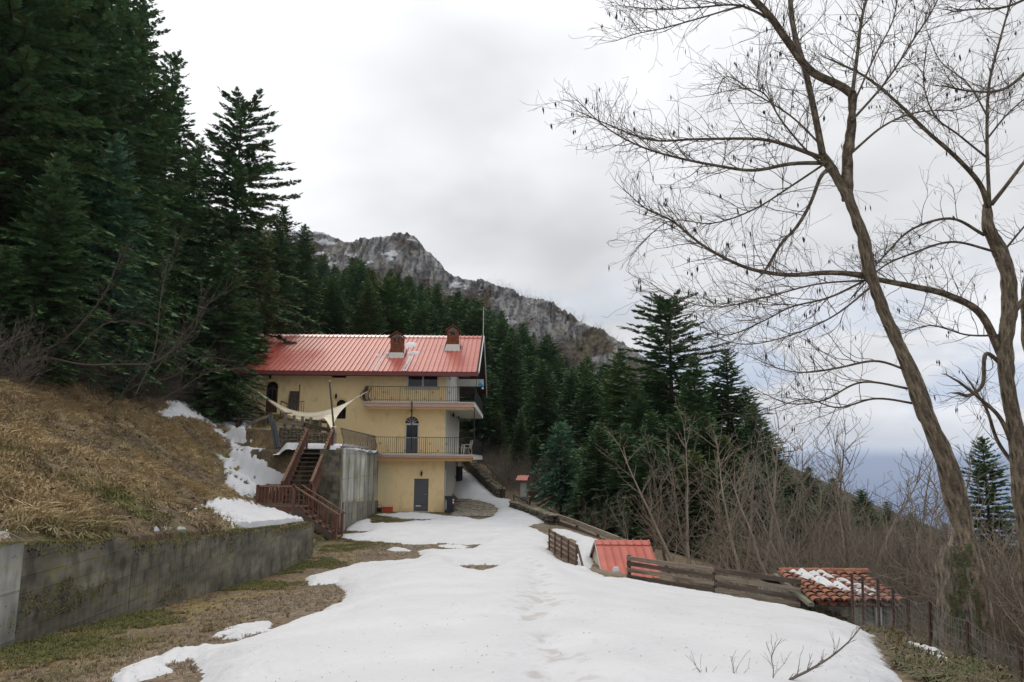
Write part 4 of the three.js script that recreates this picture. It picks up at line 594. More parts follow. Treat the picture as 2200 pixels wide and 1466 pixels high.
// ---------------------------------------------------------------- wooden stairs in two flights
{
  const st = thing('wooden_staircase', 'reddish brown wooden staircase with a landing, climbing from the yard to the terrace', 'stairs');
  const xa = -9.42, xb = -8.3, d0 = 31.35, d1 = 34.55, yl = 1.28, yt = 3.6, n = 12;
  const rail = (a, b, mat) => part('handrail', bar(a, b, 0.11, 0.05), mat, st), post = (x, d, y0, y1) => part('post', box(x - 0.055, x + 0.055, y0, y1, -d - 0.055, -d + 0.055), M.redwood, st);
  for (let k = 1; k <= n; k++) { const y = mix(yl, yt, k / n), d = mix(d0, d1, (k - 0.5) / n); part('tread', box(xa, xb, y - 0.05, y, -d - 0.15, -d + 0.15), M.darkboard, st); }
  for (const x of [xa - 0.03, xb + 0.03]) {
    part('stringer', bar(V(x, yl - 0.1, -d0 + 0.15), V(x, yt - 0.1, -d1), 0.05, 0.26), M.redwood, st);
    rail(V(x, yl + 0.92, -d0), V(x, yt + 0.98, -d1 - 0.2), M.redworn); part('lower_rail', bar(V(x, yl + 0.2, -d0), V(x, yt + 0.22, -d1), 0.05, 0.05), M.redwood, st);
    post(x, d0, yl - 0.5, yl + 0.95); post(x, d1 + 0.15, yt - 0.6, yt + 1.0);
    for (let k = 1; k < 17; k++) { const t = k / 17, d = mix(d0, d1, t), y = mix(yl, yt, t); part('baluster', box(x - 0.022, x + 0.022, y + 0.2, y + 0.93, -d - 0.03, -d + 0.03), M.redwood, st); }
  }
  // landing
  const lx0 = -10.05, lx1 = -8.22, ld0 = 30.15, ld1 = 31.35;
  for (let k = 0; k < 8; k++) part('deck_board', box(lx0, lx1, yl - 0.05, yl - 0.002 * (k % 2), -mix(ld0, ld1, (k + 0.96) / 8), -mix(ld0, ld1, k / 8)), M.darkboard, st);
  part('deck_beam', box(lx0, lx1, yl - 0.2, yl - 0.055, -ld0 - 0.06, -ld0), M.redwood, st);
  const fence = (a, b, h, m) => { rail(a.clone().add(V(0, h, 0)), b.clone().add(V(0, h, 0)), M.redworn); part('lower_rail', bar(a.clone().add(V(0, 0.1, 0)), b.clone().add(V(0, 0.1, 0)), 0.05, 0.05), M.redwood, st); for (let k = 1; k < m; k++) { const p = a.clone().lerp(b, k / m); part('baluster', box(p.x - 0.022, p.x + 0.022, p.y + 0.08, p.y + h - 0.02, p.z - 0.022, p.z + 0.022), M.redwood, st); } };
  fence(V(lx0, yl, -ld0), V(-8.62, yl, -ld0), 0.78, 10); fence(V(lx0, yl, -ld0), V(lx0, yl, -ld1), 0.78, 7); fence(V(lx0, yl, -ld1), V(xa, yl, -ld1), 0.8, 5);
  for (const [x, d] of [[lx0, ld0], [lx0, ld1], [-8.62, ld0], [lx1, ld1]]) post(x, d, -0.1, yl + 0.84);
  // lower flight
  const fx0 = -8.5, fx1 = -6.95;
  for (let k = 0; k < 6; k++) part('tread', box(mix(fx0, fx1, k / 6) + 0.02, mix(fx0, fx1, (k + 1) / 6) + 0.07, mix(yl, 0, (k + 1) / 6.5) - 0.05, mix(yl, 0, (k + 1) / 6.5), -ld1 + 0.1, -ld0 - 0.03), M.redworn, st);
  for (const d of [ld0, ld1 - 0.08]) {
    part('stringer', bar(V(fx0 - 0.1, yl - 0.12, -d), V(fx1 + 0.05, 0.02, -d), 0.05, 0.26), M.darkboard, st);
    rail(V(-8.62, yl + 0.8, -d), V(fx1 + 0.22, 0.94, -d), M.redworn); part('lower_rail', bar(V(-8.5, yl + 0.12, -d), V(fx1 + 0.08, 0.24, -d), 0.05, 0.05), M.redwood, st); post(fx1 + 0.05, d, -0.15, 0.98);
    for (let k = 1; k < 9; k++) { const t = k / 9, x = mix(-8.6, fx1 + 0.1, t), y = mix(yl, 0.1, t); part('baluster', box(x - 0.022, x + 0.022, y + 0.1, y + 0.84, -d - 0.022, -d + 0.022), M.redwood, st); }
  }
}
// ---------------------------------------------------------------- old fence, table and posts above the gabions
{
  const f = thing('terrace_fence', 'weathered wooden fence above the gabions', 'fence'), D = 39.3, r = rng(8);
  for (const [x, y] of [[613, 888], [632, 893], [650, 895], [668, 897], [688, 902], [706, 905]]) { const p = P(x, y, D); part('post', box(p.x - 0.07, p.x + 0.07, 4.3, p.y, -D - 0.06, -D + 0.06), M.greywood, f); }
  part('board', bar(P(598, 905, D - 0.1), P(655, 913, D - 0.1), 0.04, 0.22), M.greywood, f); part('board', bar(P(652, 913, D - 0.1), P(710, 925, D - 0.1), 0.04, 0.2), M.darkboard, f); part('board', bar(P(655, 903, D + 0.1), P(708, 908, D + 0.1), 0.04, 0.14), M.darkboard, f); part('board', bar(P(604, 888, D), P(627, 888, D), 0.08, 0.06), M.greywood, f);
  const g = thing('leaning_posts', 'pair of bluish grey timber posts leaning at the gabion corner', 'posts'), bl = std({ color: rgb(0.155, 0.175, 0.195), map: scaled(woodTex, 1) });
  part('post', bar(P(581, 891, 37.6), P(593, 965, 37.4), 0.14, 0.14, V(0, 0, 1)), bl, g); part('post', bar(P(590, 905, 37.5), P(600, 962, 37.3), 0.11, 0.11, V(0, 0, 1)), bl, g); part('brace', bar(P(532, 912, 37.8), P(583, 892, 37.7), 0.06, 0.14), M.greywood, g);
  const c = P(545, 886, 41), t = thing('picnic_table', 'dark old picnic table on the slope by the arched door', 'table', [c.x, c.y, c.z], 0.15);
  for (let k = 0; k < 4; k++) part('plank', box(-0.95, 0.95, -0.05, 0, -0.4 + k * 0.2, -0.22 + k * 0.2), M.darkboard, t); for (const s of [-1, 1]) { for (const e of [-1, 1]) part('leg', bar(V(s * 0.7, -0.05, e * 0.1), V(s * 0.72, -0.8, e * 0.55), 0.07, 0.1, V(0, 0, 1)), M.darkboard, t); part('seat_plank', box(-0.95, 0.95, -0.42, -0.37, s * 0.65 - 0.12, s * 0.65 + 0.12), M.darkboard, t); }
  const rl = thing('door_railing', 'short dark iron railing by the arched door', 'railing'), A = P(604, 862, 44.8), B = P(617, 868, 44.2), E = P(653, 862, 44.6);
  part('top_rail', bar(A, B, 0.05, 0.05), M.iron, rl); part('top_rail', bar(B.clone().add(V(0.3, 0, 0)), E, 0.05, 0.04), M.iron, rl); for (let k = 0; k < 8; k++) { const p = B.clone().lerp(E, k / 7); part('baluster', rod(p.clone(), p.clone().add(V(0, -0.9, 0)), 0.014), M.iron, rl); } part('post', rod(A, A.clone().add(V(0, -1.1, 0)), 0.03), M.rust, rl);
  const po = thing('thin_pole', 'thin bare pole standing in front of the leaning board', 'pole'), q = P(644, 828, 44.3); part('pole', rod(V(q.x, q.y - 2.4, q.z), q, 0.035), M.rust, po); part('pole_cap', new THREE.SphereGeometry(0.045, 8, 6).translate(q.x, q.y, q.z), M.rust, po);
}
// ---------------------------------------------------------------- shade sail and its pole
{
  const s = thing('shade_sail', 'cream cloth shade sail slung between the house and the stairs', 'shade sail');
  const T = [[555, 843], [590, 865], [625, 881], [660, 887], [692, 884], [728, 873], [764, 856]], B = [[555, 844], [588, 868], [622, 892], [652, 904], [680, 905], [696, 899], [713, 924]];
  const cv = (l, d0, d1) => new THREE.CatmullRomCurve3(l.map(([x, y], k) => P(x, y, mix(d0, d1, Math.pow(k / (l.length - 1), 1.5))))), ct = cv(T, 43.6, 43), cb = cv(B, 43.5, 36.2), m = new MB(), nu = 70, nv = 26;
  for (let i = 0; i <= nu; i++) { const u = i / nu, a = ct.getPoint(u), b = cb.getPoint(u); for (let j = 0; j <= nv; j++) { const v = j / nv, p = a.clone().lerp(b, v), w = Math.sin(v * Math.PI) * Math.sin(u * Math.PI); p.y -= w * 0.22; p.y += w * 0.10 * Math.sin(v * 22 + u * 6) * (0.4 + noise(u * 6, v * 3, 2)) ; p.z += w * 0.12 * Math.sin(v * 17 + u * 9); const in_ = 0.12 * Math.sin(v * Math.PI) * u * u * u; p.x -= in_ * 2.2; m.v(p.x, p.y, p.z, null, u * 8, v * 3); } }
  for (let i = 0; i < nu; i++) for (let j = 0; j < nv; j++) { const a = i * (nv + 1) + j, b = a + nv + 1; m.quad(a, a + 1, b + 1, b); }
  part('cloth', m.geo(), phys({ color: rgb(0.83, 0.74, 0.53), roughness: 1, transmission: 0.3, thickness: 0, side: THREE.DoubleSide }), s);
  const rope = std({ color: rgb(0.62, 0.56, 0.45) }); part('rope', rod(P(505, 812, 44.5), P(556, 844, 43.6), 0.022), rope, s); part('rope', rod(P(763, 856, 43), P(789, 842, 44.6), 0.025), rope, s); part('hem', (() => { const h = new MB(), q = ct.getPoints(40); h.tube(q, q.map(() => 0.02), 4); return h.geo(); })(), rope, s); part('guy_line', rod(P(708, 825, 36.3), P(693, 890, 39), 0.008), rope, s); part('corner_rope', rod(P(713, 923, 36.2), V(-8.27, 4.52, -34.7), 0.015), rope, s);
  const p = thing('sail_pole', 'dark thin pole tied to the top stair post under the shade sail', 'pole'), a = P(708, 820, 35.6), b = P(718, 932, 34.8); part('pole', rod(b, a, 0.05, 0.04), M.darkboard, p); part('pole_cap', new THREE.SphereGeometry(0.05, 8, 6).translate(a.x, a.y, a.z), M.metal, p); part('lashing', rod(b.clone().add(V(-0.06, 0.25, 0)), b.clone().add(V(0.07, 0.3, 0)), 0.07), rope, p);
}
// ---------------------------------------------------------------- fences on the valley side
{
  const f = thing('board_panel', 'short brown board panel standing in the snow beside the little red roofed shed', 'fence'), a = G(1180, 1182), b = G(1238, 1217), ta = P(1180, 1136, -a.z), tb = P(1238, 1170, -b.z), n = 4, mt = std({ color: rgb(0.23, 0.145, 0.105), map: scaled(woodTex, 1) });
  for (let k = 0; k <= 4; k++) { const t = k / 4, p = a.clone().lerp(b, t), q = ta.clone().lerp(tb, t); part('post', bar(p.clone().add(V(0, -0.3, 0)), q, 0.05, 0.05, V(0, 0, 1)), M.rust, f); }
  for (let k = 0; k < n; k++) { const v = 1 - (k + 0.45) / n, l = (x, y) => x.clone().lerp(y, v + (k === 3 ? 0.02 : 0)).add(V(0.035, 0, 0.03)); part('board', bar(l(a, ta), l(b, tb), 0.03, 0.1), mt, f); }
  part('brace', bar(P(1240, 1172, -b.z + 0.1), G(1256, 1224).add(V(0, -0.1, 0)), 0.05, 0.05), M.rust, f);
  const w = thing('plank_fence', 'long weathered plank fence along the edge of the snow', 'fence'), A = G(1347, 1243), B = G(1721, 1306), TA = P(1347, 1193, -A.z), TB = P(1721, 1246, -B.z);
  for (const t of [0.012, 0.55, 0.985]) { const p = A.clone().lerp(B, t), q = TA.clone().lerp(TB, t); part('post', bar(p.clone().add(V(0.02, -0.6, -0.06)), q.clone().add(V(0.02, 0, -0.06)), 0.09, 0.09, V(0, 0, 1)), M.darkboard, w); }
  for (let k = 0; k < 4; k++) for (const [t0, t1] of [[0, 0.552], [0.556, 1]]) { const v = 0.9 - k * 0.27 + (hash(k, t0 * 9, 2) - 0.5) * 0.03, c = (t) => A.clone().lerp(B, t).lerp(TA.clone().lerp(TB, t), v).add(V(0, (hash(k, t * 90, 3) - 0.5) * 0.02, 0.005 * (k % 2))); part('board', bar(c(t0), c(t1), 0.035, 0.105), (k + (t0 ? 1 : 0)) % 2 ? M.darkboard : M.greywood, w); }
  // guard rail further back
  const r = thing('guard_rail', 'old timber guard rail between the snow and the fir wood', 'railing'), pts = [[1194, 1126, 1108], [1240, 1140, 1124], [1285, 1156, 1142], [1330, 1172, 1160]].map(([x, y, t]) => { const g = G(x, y); return [g, P(x, t, -g.z)]; });
  pts.forEach(([g, t]) => part('post', bar(g.clone().add(V(0, -0.4, -0.08)), t.clone().add(V(0, 0, -0.08)), 0.12, 0.12, V(0, 0, 1)), M.darkboard, r));
  for (let k = 1; k < pts.length; k++) { part('top_board', bar(pts[k - 1][1], pts[k][1], 0.1, 0.2), M.greywood, r); part('lower_board', bar(pts[k - 1][1].clone().add(V(0, -0.32, 0)), pts[k][1].clone().add(V(0, -0.32, 0)), 0.06, 0.22), M.darkboard, r); }
  const h = thing('bent_rail', 'grey round wood rail bending down at the end of the stone parapet', 'railing'), q = [P(1141, 1086, 46), P(1165, 1096, 43.5), P(1187, 1107, 41), P(1192, 1128, 40.8)];
  for (let k = 1; k < q.length; k++) part('rail', rod(q[k - 1], q[k], 0.07), M.greywood, h); part('lower_rail', rod(P(1143, 1097, 46), P(1180, 1113, 41.6), 0.06), M.darkboard, h); for (const k of [0, 1, 2]) part('post', rod(q[k].clone().add(V(0, -1, -0.05)), q[k].clone().add(V(0, 0, -0.05)), 0.06), M.darkboard, h);
  const k = thing('corner_rail', 'thin dark rail by the notice board legs', 'railing'), u = [P(1104, 1065, 49.5), P(1133, 1078, 48), P(1137, 1090, 47.6)]; part('rail', rod(u[0], u[1], 0.035), M.iron, k); part('rail', rod(u[1], u[2], 0.035), M.iron, k); part('post', rod(u[0], u[0].clone().add(V(0, -0.9, 0)), 0.035), M.iron, k);
}
// ---------------------------------------------------------------- notice board, sign
{
  const g = G(1124, 1090), D = -g.z, pl = P(1117, 1030, D), pr = P(1132, 1024, D), o = thing('notice_board', 'tall notice board with a small red roof at the end of the stone parapet', 'notice board', [0, 0, 0]), zz = -D;
  for (const p of [pl, pr]) part('post', rod(V(p.x, g.y - 0.5, zz), V(p.x, p.y + 0.08, zz), 0.045), std({ color: rgb(0.16, 0.2, 0.23), roughness: 0.6 }), o);
  const a = P(1118, 1068, D), b = P(1131, 1037, D); part('board', box(a.x, b.x, a.y, b.y, zz - 0.02, zz + 0.03), std({ color: rgb(0.4, 0.41, 0.42), roughness: 0.7 }), o); part('faded_poster', box(a.x + 0.06, b.x - 0.06, a.y + 0.08, b.y - 0.1, zz + 0.031, zz + 0.037), std({ map: tex(64, 128, (u, v) => { const k = fbm(u * 4, v * 8, 3, 4); return [0.68 + 0.12 * k, 0.66 + 0.08 * k, 0.65]; }) }), o);
  part('roof_sheet', bar(V((pl.x + pr.x) / 2 - 0.14, P(1118, 1032, D).y, zz + 0.55), V((pl.x + pr.x) / 2, P(1124, 1022, D).y, zz - 0.05), 0.74, 0.03, V(0, 1, 0)), M.roof, o); part('roof_sheet', bar(V((pl.x + pr.x) / 2, P(1124, 1022, D).y, zz - 0.06), V((pl.x + pr.x) / 2, P(1124, 1032, D).y, zz - 0.5), 0.74, 0.03), M.roof, o); part('roof_cheek', box(pr.x - 0.02, pr.x + 0.02, P(1131, 1033, D).y, P(1131, 1026, D).y, zz - 0.02, zz + 0.3), M.metal, o);
  const s = thing('wooden_sign', 'square brown sign board with a green panel on a post', 'sign'), e = P(1136, 1079, D - 1.5), f = P(1156, 1057, D - 1.5), mt = std({ color: rgb(0.19, 0.085, 0.055), map: scaled(woodTex, 1) }); part('board', box(e.x, f.x, e.y, f.y, e.z - 0.03, e.z + 0.03), mt, s); part('panel', box(e.x + 0.13, f.x - 0.13, e.y + 0.2, f.y - 0.13, e.z + 0.031, e.z + 0.04), std({ color: rgb(0.07, 0.10, 0.06), map: scaled(grainTex, 2) }), s); part('post', box(e.x + 0.02, e.x + 0.12, e.y - 1.3, e.y - 0.001, e.z - 0.05, e.z + 0.02), mt, s); part('small_plate', box(e.x + 0.01, e.x + 0.09, e.y + 0.3, e.y + 0.37, e.z + 0.031, e.z + 0.04), M.frame, s);
}
// ---------------------------------------------------------------- little shed with a red sheet roof
{
  const o = thing('small_shed', 'small whitewashed shed sunk in the snow under a red sheet roof', 'shed'), e0 = P(1294, 1240, 21.9), e1 = P(1421, 1236, 21.9), r0 = P(1279, 1163, 23.9), r1 = P(1396, 1163, 23.9);
  const up = V(0, 1, 0), n = 7, x0 = (e0.x + r0.x) / 2, x1 = (e1.x + r1.x) / 2, ey = (e0.y + e1.y) / 2 - 0.05, ry = (r0.y + r1.y) / 2, L = Math.hypot(ry - ey, 2), pt = Math.atan2(ry - ey, 2), pw = (x1 - x0) / n;
  const pan = merge([muv(new THREE.BoxGeometry(pw - 0.003, 0.012, L)), muv(new THREE.BoxGeometry(0.022, 0.03, L).translate(pw / 2 - 0.012, 0.02, 0))]), cap = merge([muv(new THREE.BoxGeometry(pw - 0.006, 0.012, 0.3)), muv(new THREE.BoxGeometry(0.03, 0.036, 0.3).translate(pw / 2 - 0.012, 0.02, 0))]);
  const roof = new THREE.Group(); roof.name = 'roof'; o.add(roof);
  for (let k = 0; k < n; k++) for (const s of [1, -1]) { const p = part('roof_panel', pan, k % 3 ? M.roof : M.roofB, roof); p.position.set(x0 + (k + 0.5) * pw, (ey + ry) / 2, -23.9 + s * 1.0); p.rotation.x = s * pt; const c = part('ridge_cap', cap, M.roofB, roof); c.position.set(x0 + (k + 0.5) * pw, ry - 0.05 + 0.022, -23.9 + s * 0.14); c.rotation.x = s * pt; }
  const g = new THREE.Shape(); g.moveTo(-21.98, ey - 0.02); g.lineTo(-23.9, ry - 0.03); g.lineTo(-25.8, ey - 0.02); g.lineTo(-25.8, -0.8); g.lineTo(-21.98, -0.8); const gg = new THREE.ExtrudeGeometry(g, { depth: x1 - x0 - 0.16, bevelEnabled: false }); gg.rotateY(-Math.PI / 2); gg.translate(x1 - 0.08, 0, 0); part('wall', muv(gg), std({ color: rgb(0.80, 0.73, 0.60), map: scaled(plasterTex, 0.5) }), o);
  for (const s of [1, -1]) part('verge_board', bar(V(x0 - 0.01, ey - 0.03, -23.9 + s * 1.95), V(x0 - 0.01, ry - 0.04, -23.9 + s * 0.02), 0.02, 0.06), M.metal, roof);
  const sn = stuff('roof_snow_lump', new THREE.IcosahedronGeometry(0.14, 3), snowMat, 'lump of snow on the low edge of the little shed roof', 'snow'); { const q = P(1324, 1229, 22.05), a = sn.geometry.attributes.position; for (let i = 0; i < a.count; i++) { const k = 0.75 + 0.5 * fbm(a.getX(i) * 9 + 3, a.getY(i) * 9 + 7, a.getZ(i) * 9); a.setXYZ(i, a.getX(i) * 0.8 * k, a.getY(i) * 1.1 * k, a.getZ(i) * 0.6 * k); } sn.geometry.setAttribute('color', new THREE.Float32BufferAttribute(new Array(a.count * 3).fill(0.66), 3)); sn.geometry.computeVertexNormals(); sn.position.copy(q); }
}
// ---------------------------------------------------------------- hut with a clay tile roof
{
  const o = thing('tiled_hut', 'low grey hut with a snow dusted clay tile roof behind the wire fence', 'hut'), E = P(1752, 1300, 16.4), E2 = P(1940, 1300, 16.4), R = P(1690, 1238, 18.4), y0 = E.y, y1 = R.y, xa = (E.x + R.x) / 2 - 0.05, xb = E2.x, nr = 9, pw = 0.225, nc = Math.floor((xb - xa) / pw), pt = Math.atan2(y1 - y0, 2), L = Math.hypot(2, y1 - y0);
  const roof = new THREE.Group(); roof.name = 'roof'; o.add(roof);
  const tile = (r0, r1, l, down) => { const m = new MB(), n = 8; for (let k = 0; k <= 1; k++) for (let s = 0; s <= n; s++) { const a = s / n * Math.PI, r = k ? r1 : r0; for (const t of [0, 0.016]) m.v(Math.cos(a) * (r - t), (down ? -1 : 1) * Math.sin(a) * (r - t) * 0.62, (k - 0.5) * l, null, s / n * 0.3, k * l); } const w = (n + 1) * 2; for (let s = 0; s < n; s++) { const a = s * 2, b = a + w; m.quad(a, a + 2, b + 2, b); m.quad(a + 1, b + 1, b + 3, a + 3); m.quad(a, a + 1, a + 3, a + 2); m.quad(b, b + 2, b + 3, b + 1); } return m.geo(); };
  const over = tile(0.085, 0.11, 0.34), under = tile(0.085, 0.11, 0.34, true), mats = [[0.55, 0.22, 0.13], [0.48, 0.19, 0.11], [0.60, 0.28, 0.17], [0.40, 0.17, 0.11]].map((c) => std({ color: rgb(...c), map: scaled(grainTex, 2), bumpMap: scaled(grainBump, 3), bumpScale: 0.01 })), r = rng(44);
  for (let c = 0; c <= nc; c++) for (let k = 0; k < nr; k++) {
    const t = (k + 0.5) / nr, y = mix(y0, y1, t), z = mix(-16.4, -18.4, t), x = xa + c * pw + (r() - 0.5) * 0.02;
    const a = part('roof_tile', over, mats[Math.floor(r() * 4)], roof); a.position.set(x, y + 0.09 + r() * 0.012, z + 0.04); a.rotation.set(pt - 0.07 + (r() - 0.5) * 0.04, (r() - 0.5) * 0.08, 0);
    if (c < nc) { const b = part('roof_tile', under, mats[Math.floor(r() * 4)], roof); b.position.set(x + pw / 2, y + 0.06, z); b.rotation.set(pt - 0.07, 0, 0); }
  }
  for (let c = 0; c * 0.3 < xb - xa; c++) { const a = part('ridge_tile', tile(0.1, 0.12, 0.34), mats[c % 3], roof); a.rotation.y = Math.PI / 2; a.position.set(xa + c * 0.3 + 0.1, y1 + 0.12, -18.42); }
  part('roof_board', bar(V((xa + xb) / 2, y0 - 0.02, -16.42), V((xa + xb) / 2, y1 - 0.02, -18.4), xb - xa, 0.05), M.darkboard, roof); part('rear_slope', bar(V((xa + xb) / 2, y1 - 0.02, -18.44), V((xa + xb) / 2, y0, -20.4), xb - xa, 0.06), mats[1], roof);
  part('verge_slab', bar(V(xa - 0.14, y0 + 0.02, -16.3), V(xa - 0.14, y1 + 0.02, -18.4), 0.12, 0.08), std({ color: rgb(0.32, 0.33, 0.28), map: scaled(concreteTex, 0.5) }), roof);
  part('wall', box(xa, xb - 0.08, -3, y0 - 0.06, -20.2, -16.62, 1), std({ color: rgb(0.50, 0.50, 0.49), map: scaled(concreteTex, 0.25, 0.4) }), o); part('corner_post', box(xb - 0.5, xb - 0.38, -3, y0 - 0.07, -16.615, -16.56), M.frame, o);
  // snow on the tiles
  const m = new MB(), nx = 70, nz = 60, sd = (x, d) => fbm(x * 2.0 + d * 1.3, d * 0.9, 3, 4) + ss(0.75, 0.1, Math.abs(x - xa - 0.65)) * 0.16 * ss(16.6, 17.2, d) - 0.67;
  for (let j = 0; j <= nz; j++) for (let i = 0; i <= nx; i++) { const x = mix(xa, xa + 1.5, i / nx), d = mix(16.6, 18.3, j / nz), h = sd(x, d), wv = Math.abs(Math.cos((x - xa) / pw * Math.PI)); m.v(x, mix(y0, y1, (d - 16.4) / 2) + 0.07 + wv * 0.085 + clamp(h * 0.5, -0.1, 0.055), -d, [0.66, 0.663, 0.67], x, d); }
  for (let j = 0; j < nz; j++) for (let i = 0; i < nx; i++) { const a = j * (nx + 1) + i, b = a + nx + 1; m.f(a, a + 1, b + 1); m.f(a, b + 1, b); }
  stuff('tile_snow', m.geo(), snowMat, 'thin snow lying on the clay tiles of the hut', 'snow');
}
// ---------------------------------------------------------------- wire mesh fence with rusty posts
{
  const f = thing('wire_fence', 'rusty wire mesh fence on thin iron posts past the edge of the snow', 'fence'), L = [[1830, 1232, 1335, 14.8], [1853, 1237, 1348, 14], [1886, 1243, 1375, 12.9], [1919, 1262, 1385, 12], [1951, 1287, 1445, 11], [1998, 1292, 1480, 9.8], [2080, 1335, 1560, 8.5], [2196, 1392, 1640, 7.2], [2340, 1470, 1800, 6]].map(([x, a, b, d]) => [P(x, a, d), P(x + 2, b, d)]);
  const mt = std({ color: rgb(0.20, 0.20, 0.19), roughness: 0.6, metalness: 0.4 }), rp = std({ color: rgb(0.105, 0.05, 0.035), roughness: 0.95, map: scaled(grainTex, 2) });
  L.forEach(([a, b], k) => { part('post', bar(b.clone().add(V(0, -0.5, 0)), a, 0.036, 0.036, V(0, 0, 1)), rp, f); if (!k) return; const [c, e] = L[k - 1], w = new MB(), n = Math.round(a.distanceTo(c) / 0.085); for (let q = 0; q <= 9; q++) { const s = (t) => c.clone().lerp(e, q / 9 * 0.98).lerp(a.clone().lerp(b, q / 9 * 0.98), t), pts = [0, 0.25, 0.5, 0.75, 1].map((t) => { const p = s(t); p.y -= Math.sin(t * Math.PI) * 0.05; p.z += Math.sin(t * 7 + q) * 0.015; return p; }); w.tube(pts, pts.map(() => 0.0028), 3); } for (let q = 0; q < n; q++) { const t = (q + 0.5) / n, u = c.clone().lerp(a, t), v = e.clone().lerp(b, t); u.y -= Math.sin(t * Math.PI) * 0.05; w.tube([u, u.clone().lerp(v, 0.5).add(V((hash(q, k, 1) - 0.5) * 0.04, 0, (hash(q, k, 2) - 0.5) * 0.04)), v], [0.0022, 0.0022, 0.0022], 3); } part('wire_mesh', w.geo(), mt, f, 'stuff'); });
}
// ---------------------------------------------------------------- fir trees
const barkTex = tex(256, 512, (u, v) => { const w = fbm(u * 6, v * 3, 3, 3, 3) * 3, r = noise(u * 14 + w * 0.6, v * 5, 4), c = fbm(u * 20, v * 20, 8, 3, 20), l = ss(0.6, 0.75, fbm(u * 6, v * 6, 11, 4, 6)); const k = 0.36 + 0.42 * r + 0.3 * (c - 0.5); return [mix(k, 0.62, l * 0.5), mix(k * 0.94, 0.62, l * 0.5), mix(k * 0.86, 0.52, l * 0.5)]; });
const barkBump = mono(256, 512, (u, v) => { const w = fbm(u * 6, v * 3, 3, 3, 3) * 3; return noise(u * 14 + w * 0.6, v * 5, 4) * 0.7 + 0.3 * fbm(u * 24, v * 24, 6, 3, 24); });
M.bark = std({ color: rgb(0.30, 0.235, 0.175), map: barkTex, bumpMap: barkBump, bumpScale: 0.03, roughness: 0.95 });
M.palebark = std({ color: rgb(0.42, 0.40, 0.36), map: barkTex, bumpMap: barkBump, bumpScale: 0.02, roughness: 0.95 });
const needle = (o = {}) => phys({ vertexColors: true, roughness: 0.8, specularIntensity: 0.3, side: THREE.DoubleSide, ...o });
M.fir = needle({ color: rgb(1.0, 1, 0.88) }); M.firBlue = needle({ color: rgb(1.15, 1.3, 1.6) }); M.firYoung = needle({ color: rgb(1.15, 1.1, 0.8) }); M.firDull = needle({ color: rgb(1.3, 1.0, 0.75) });
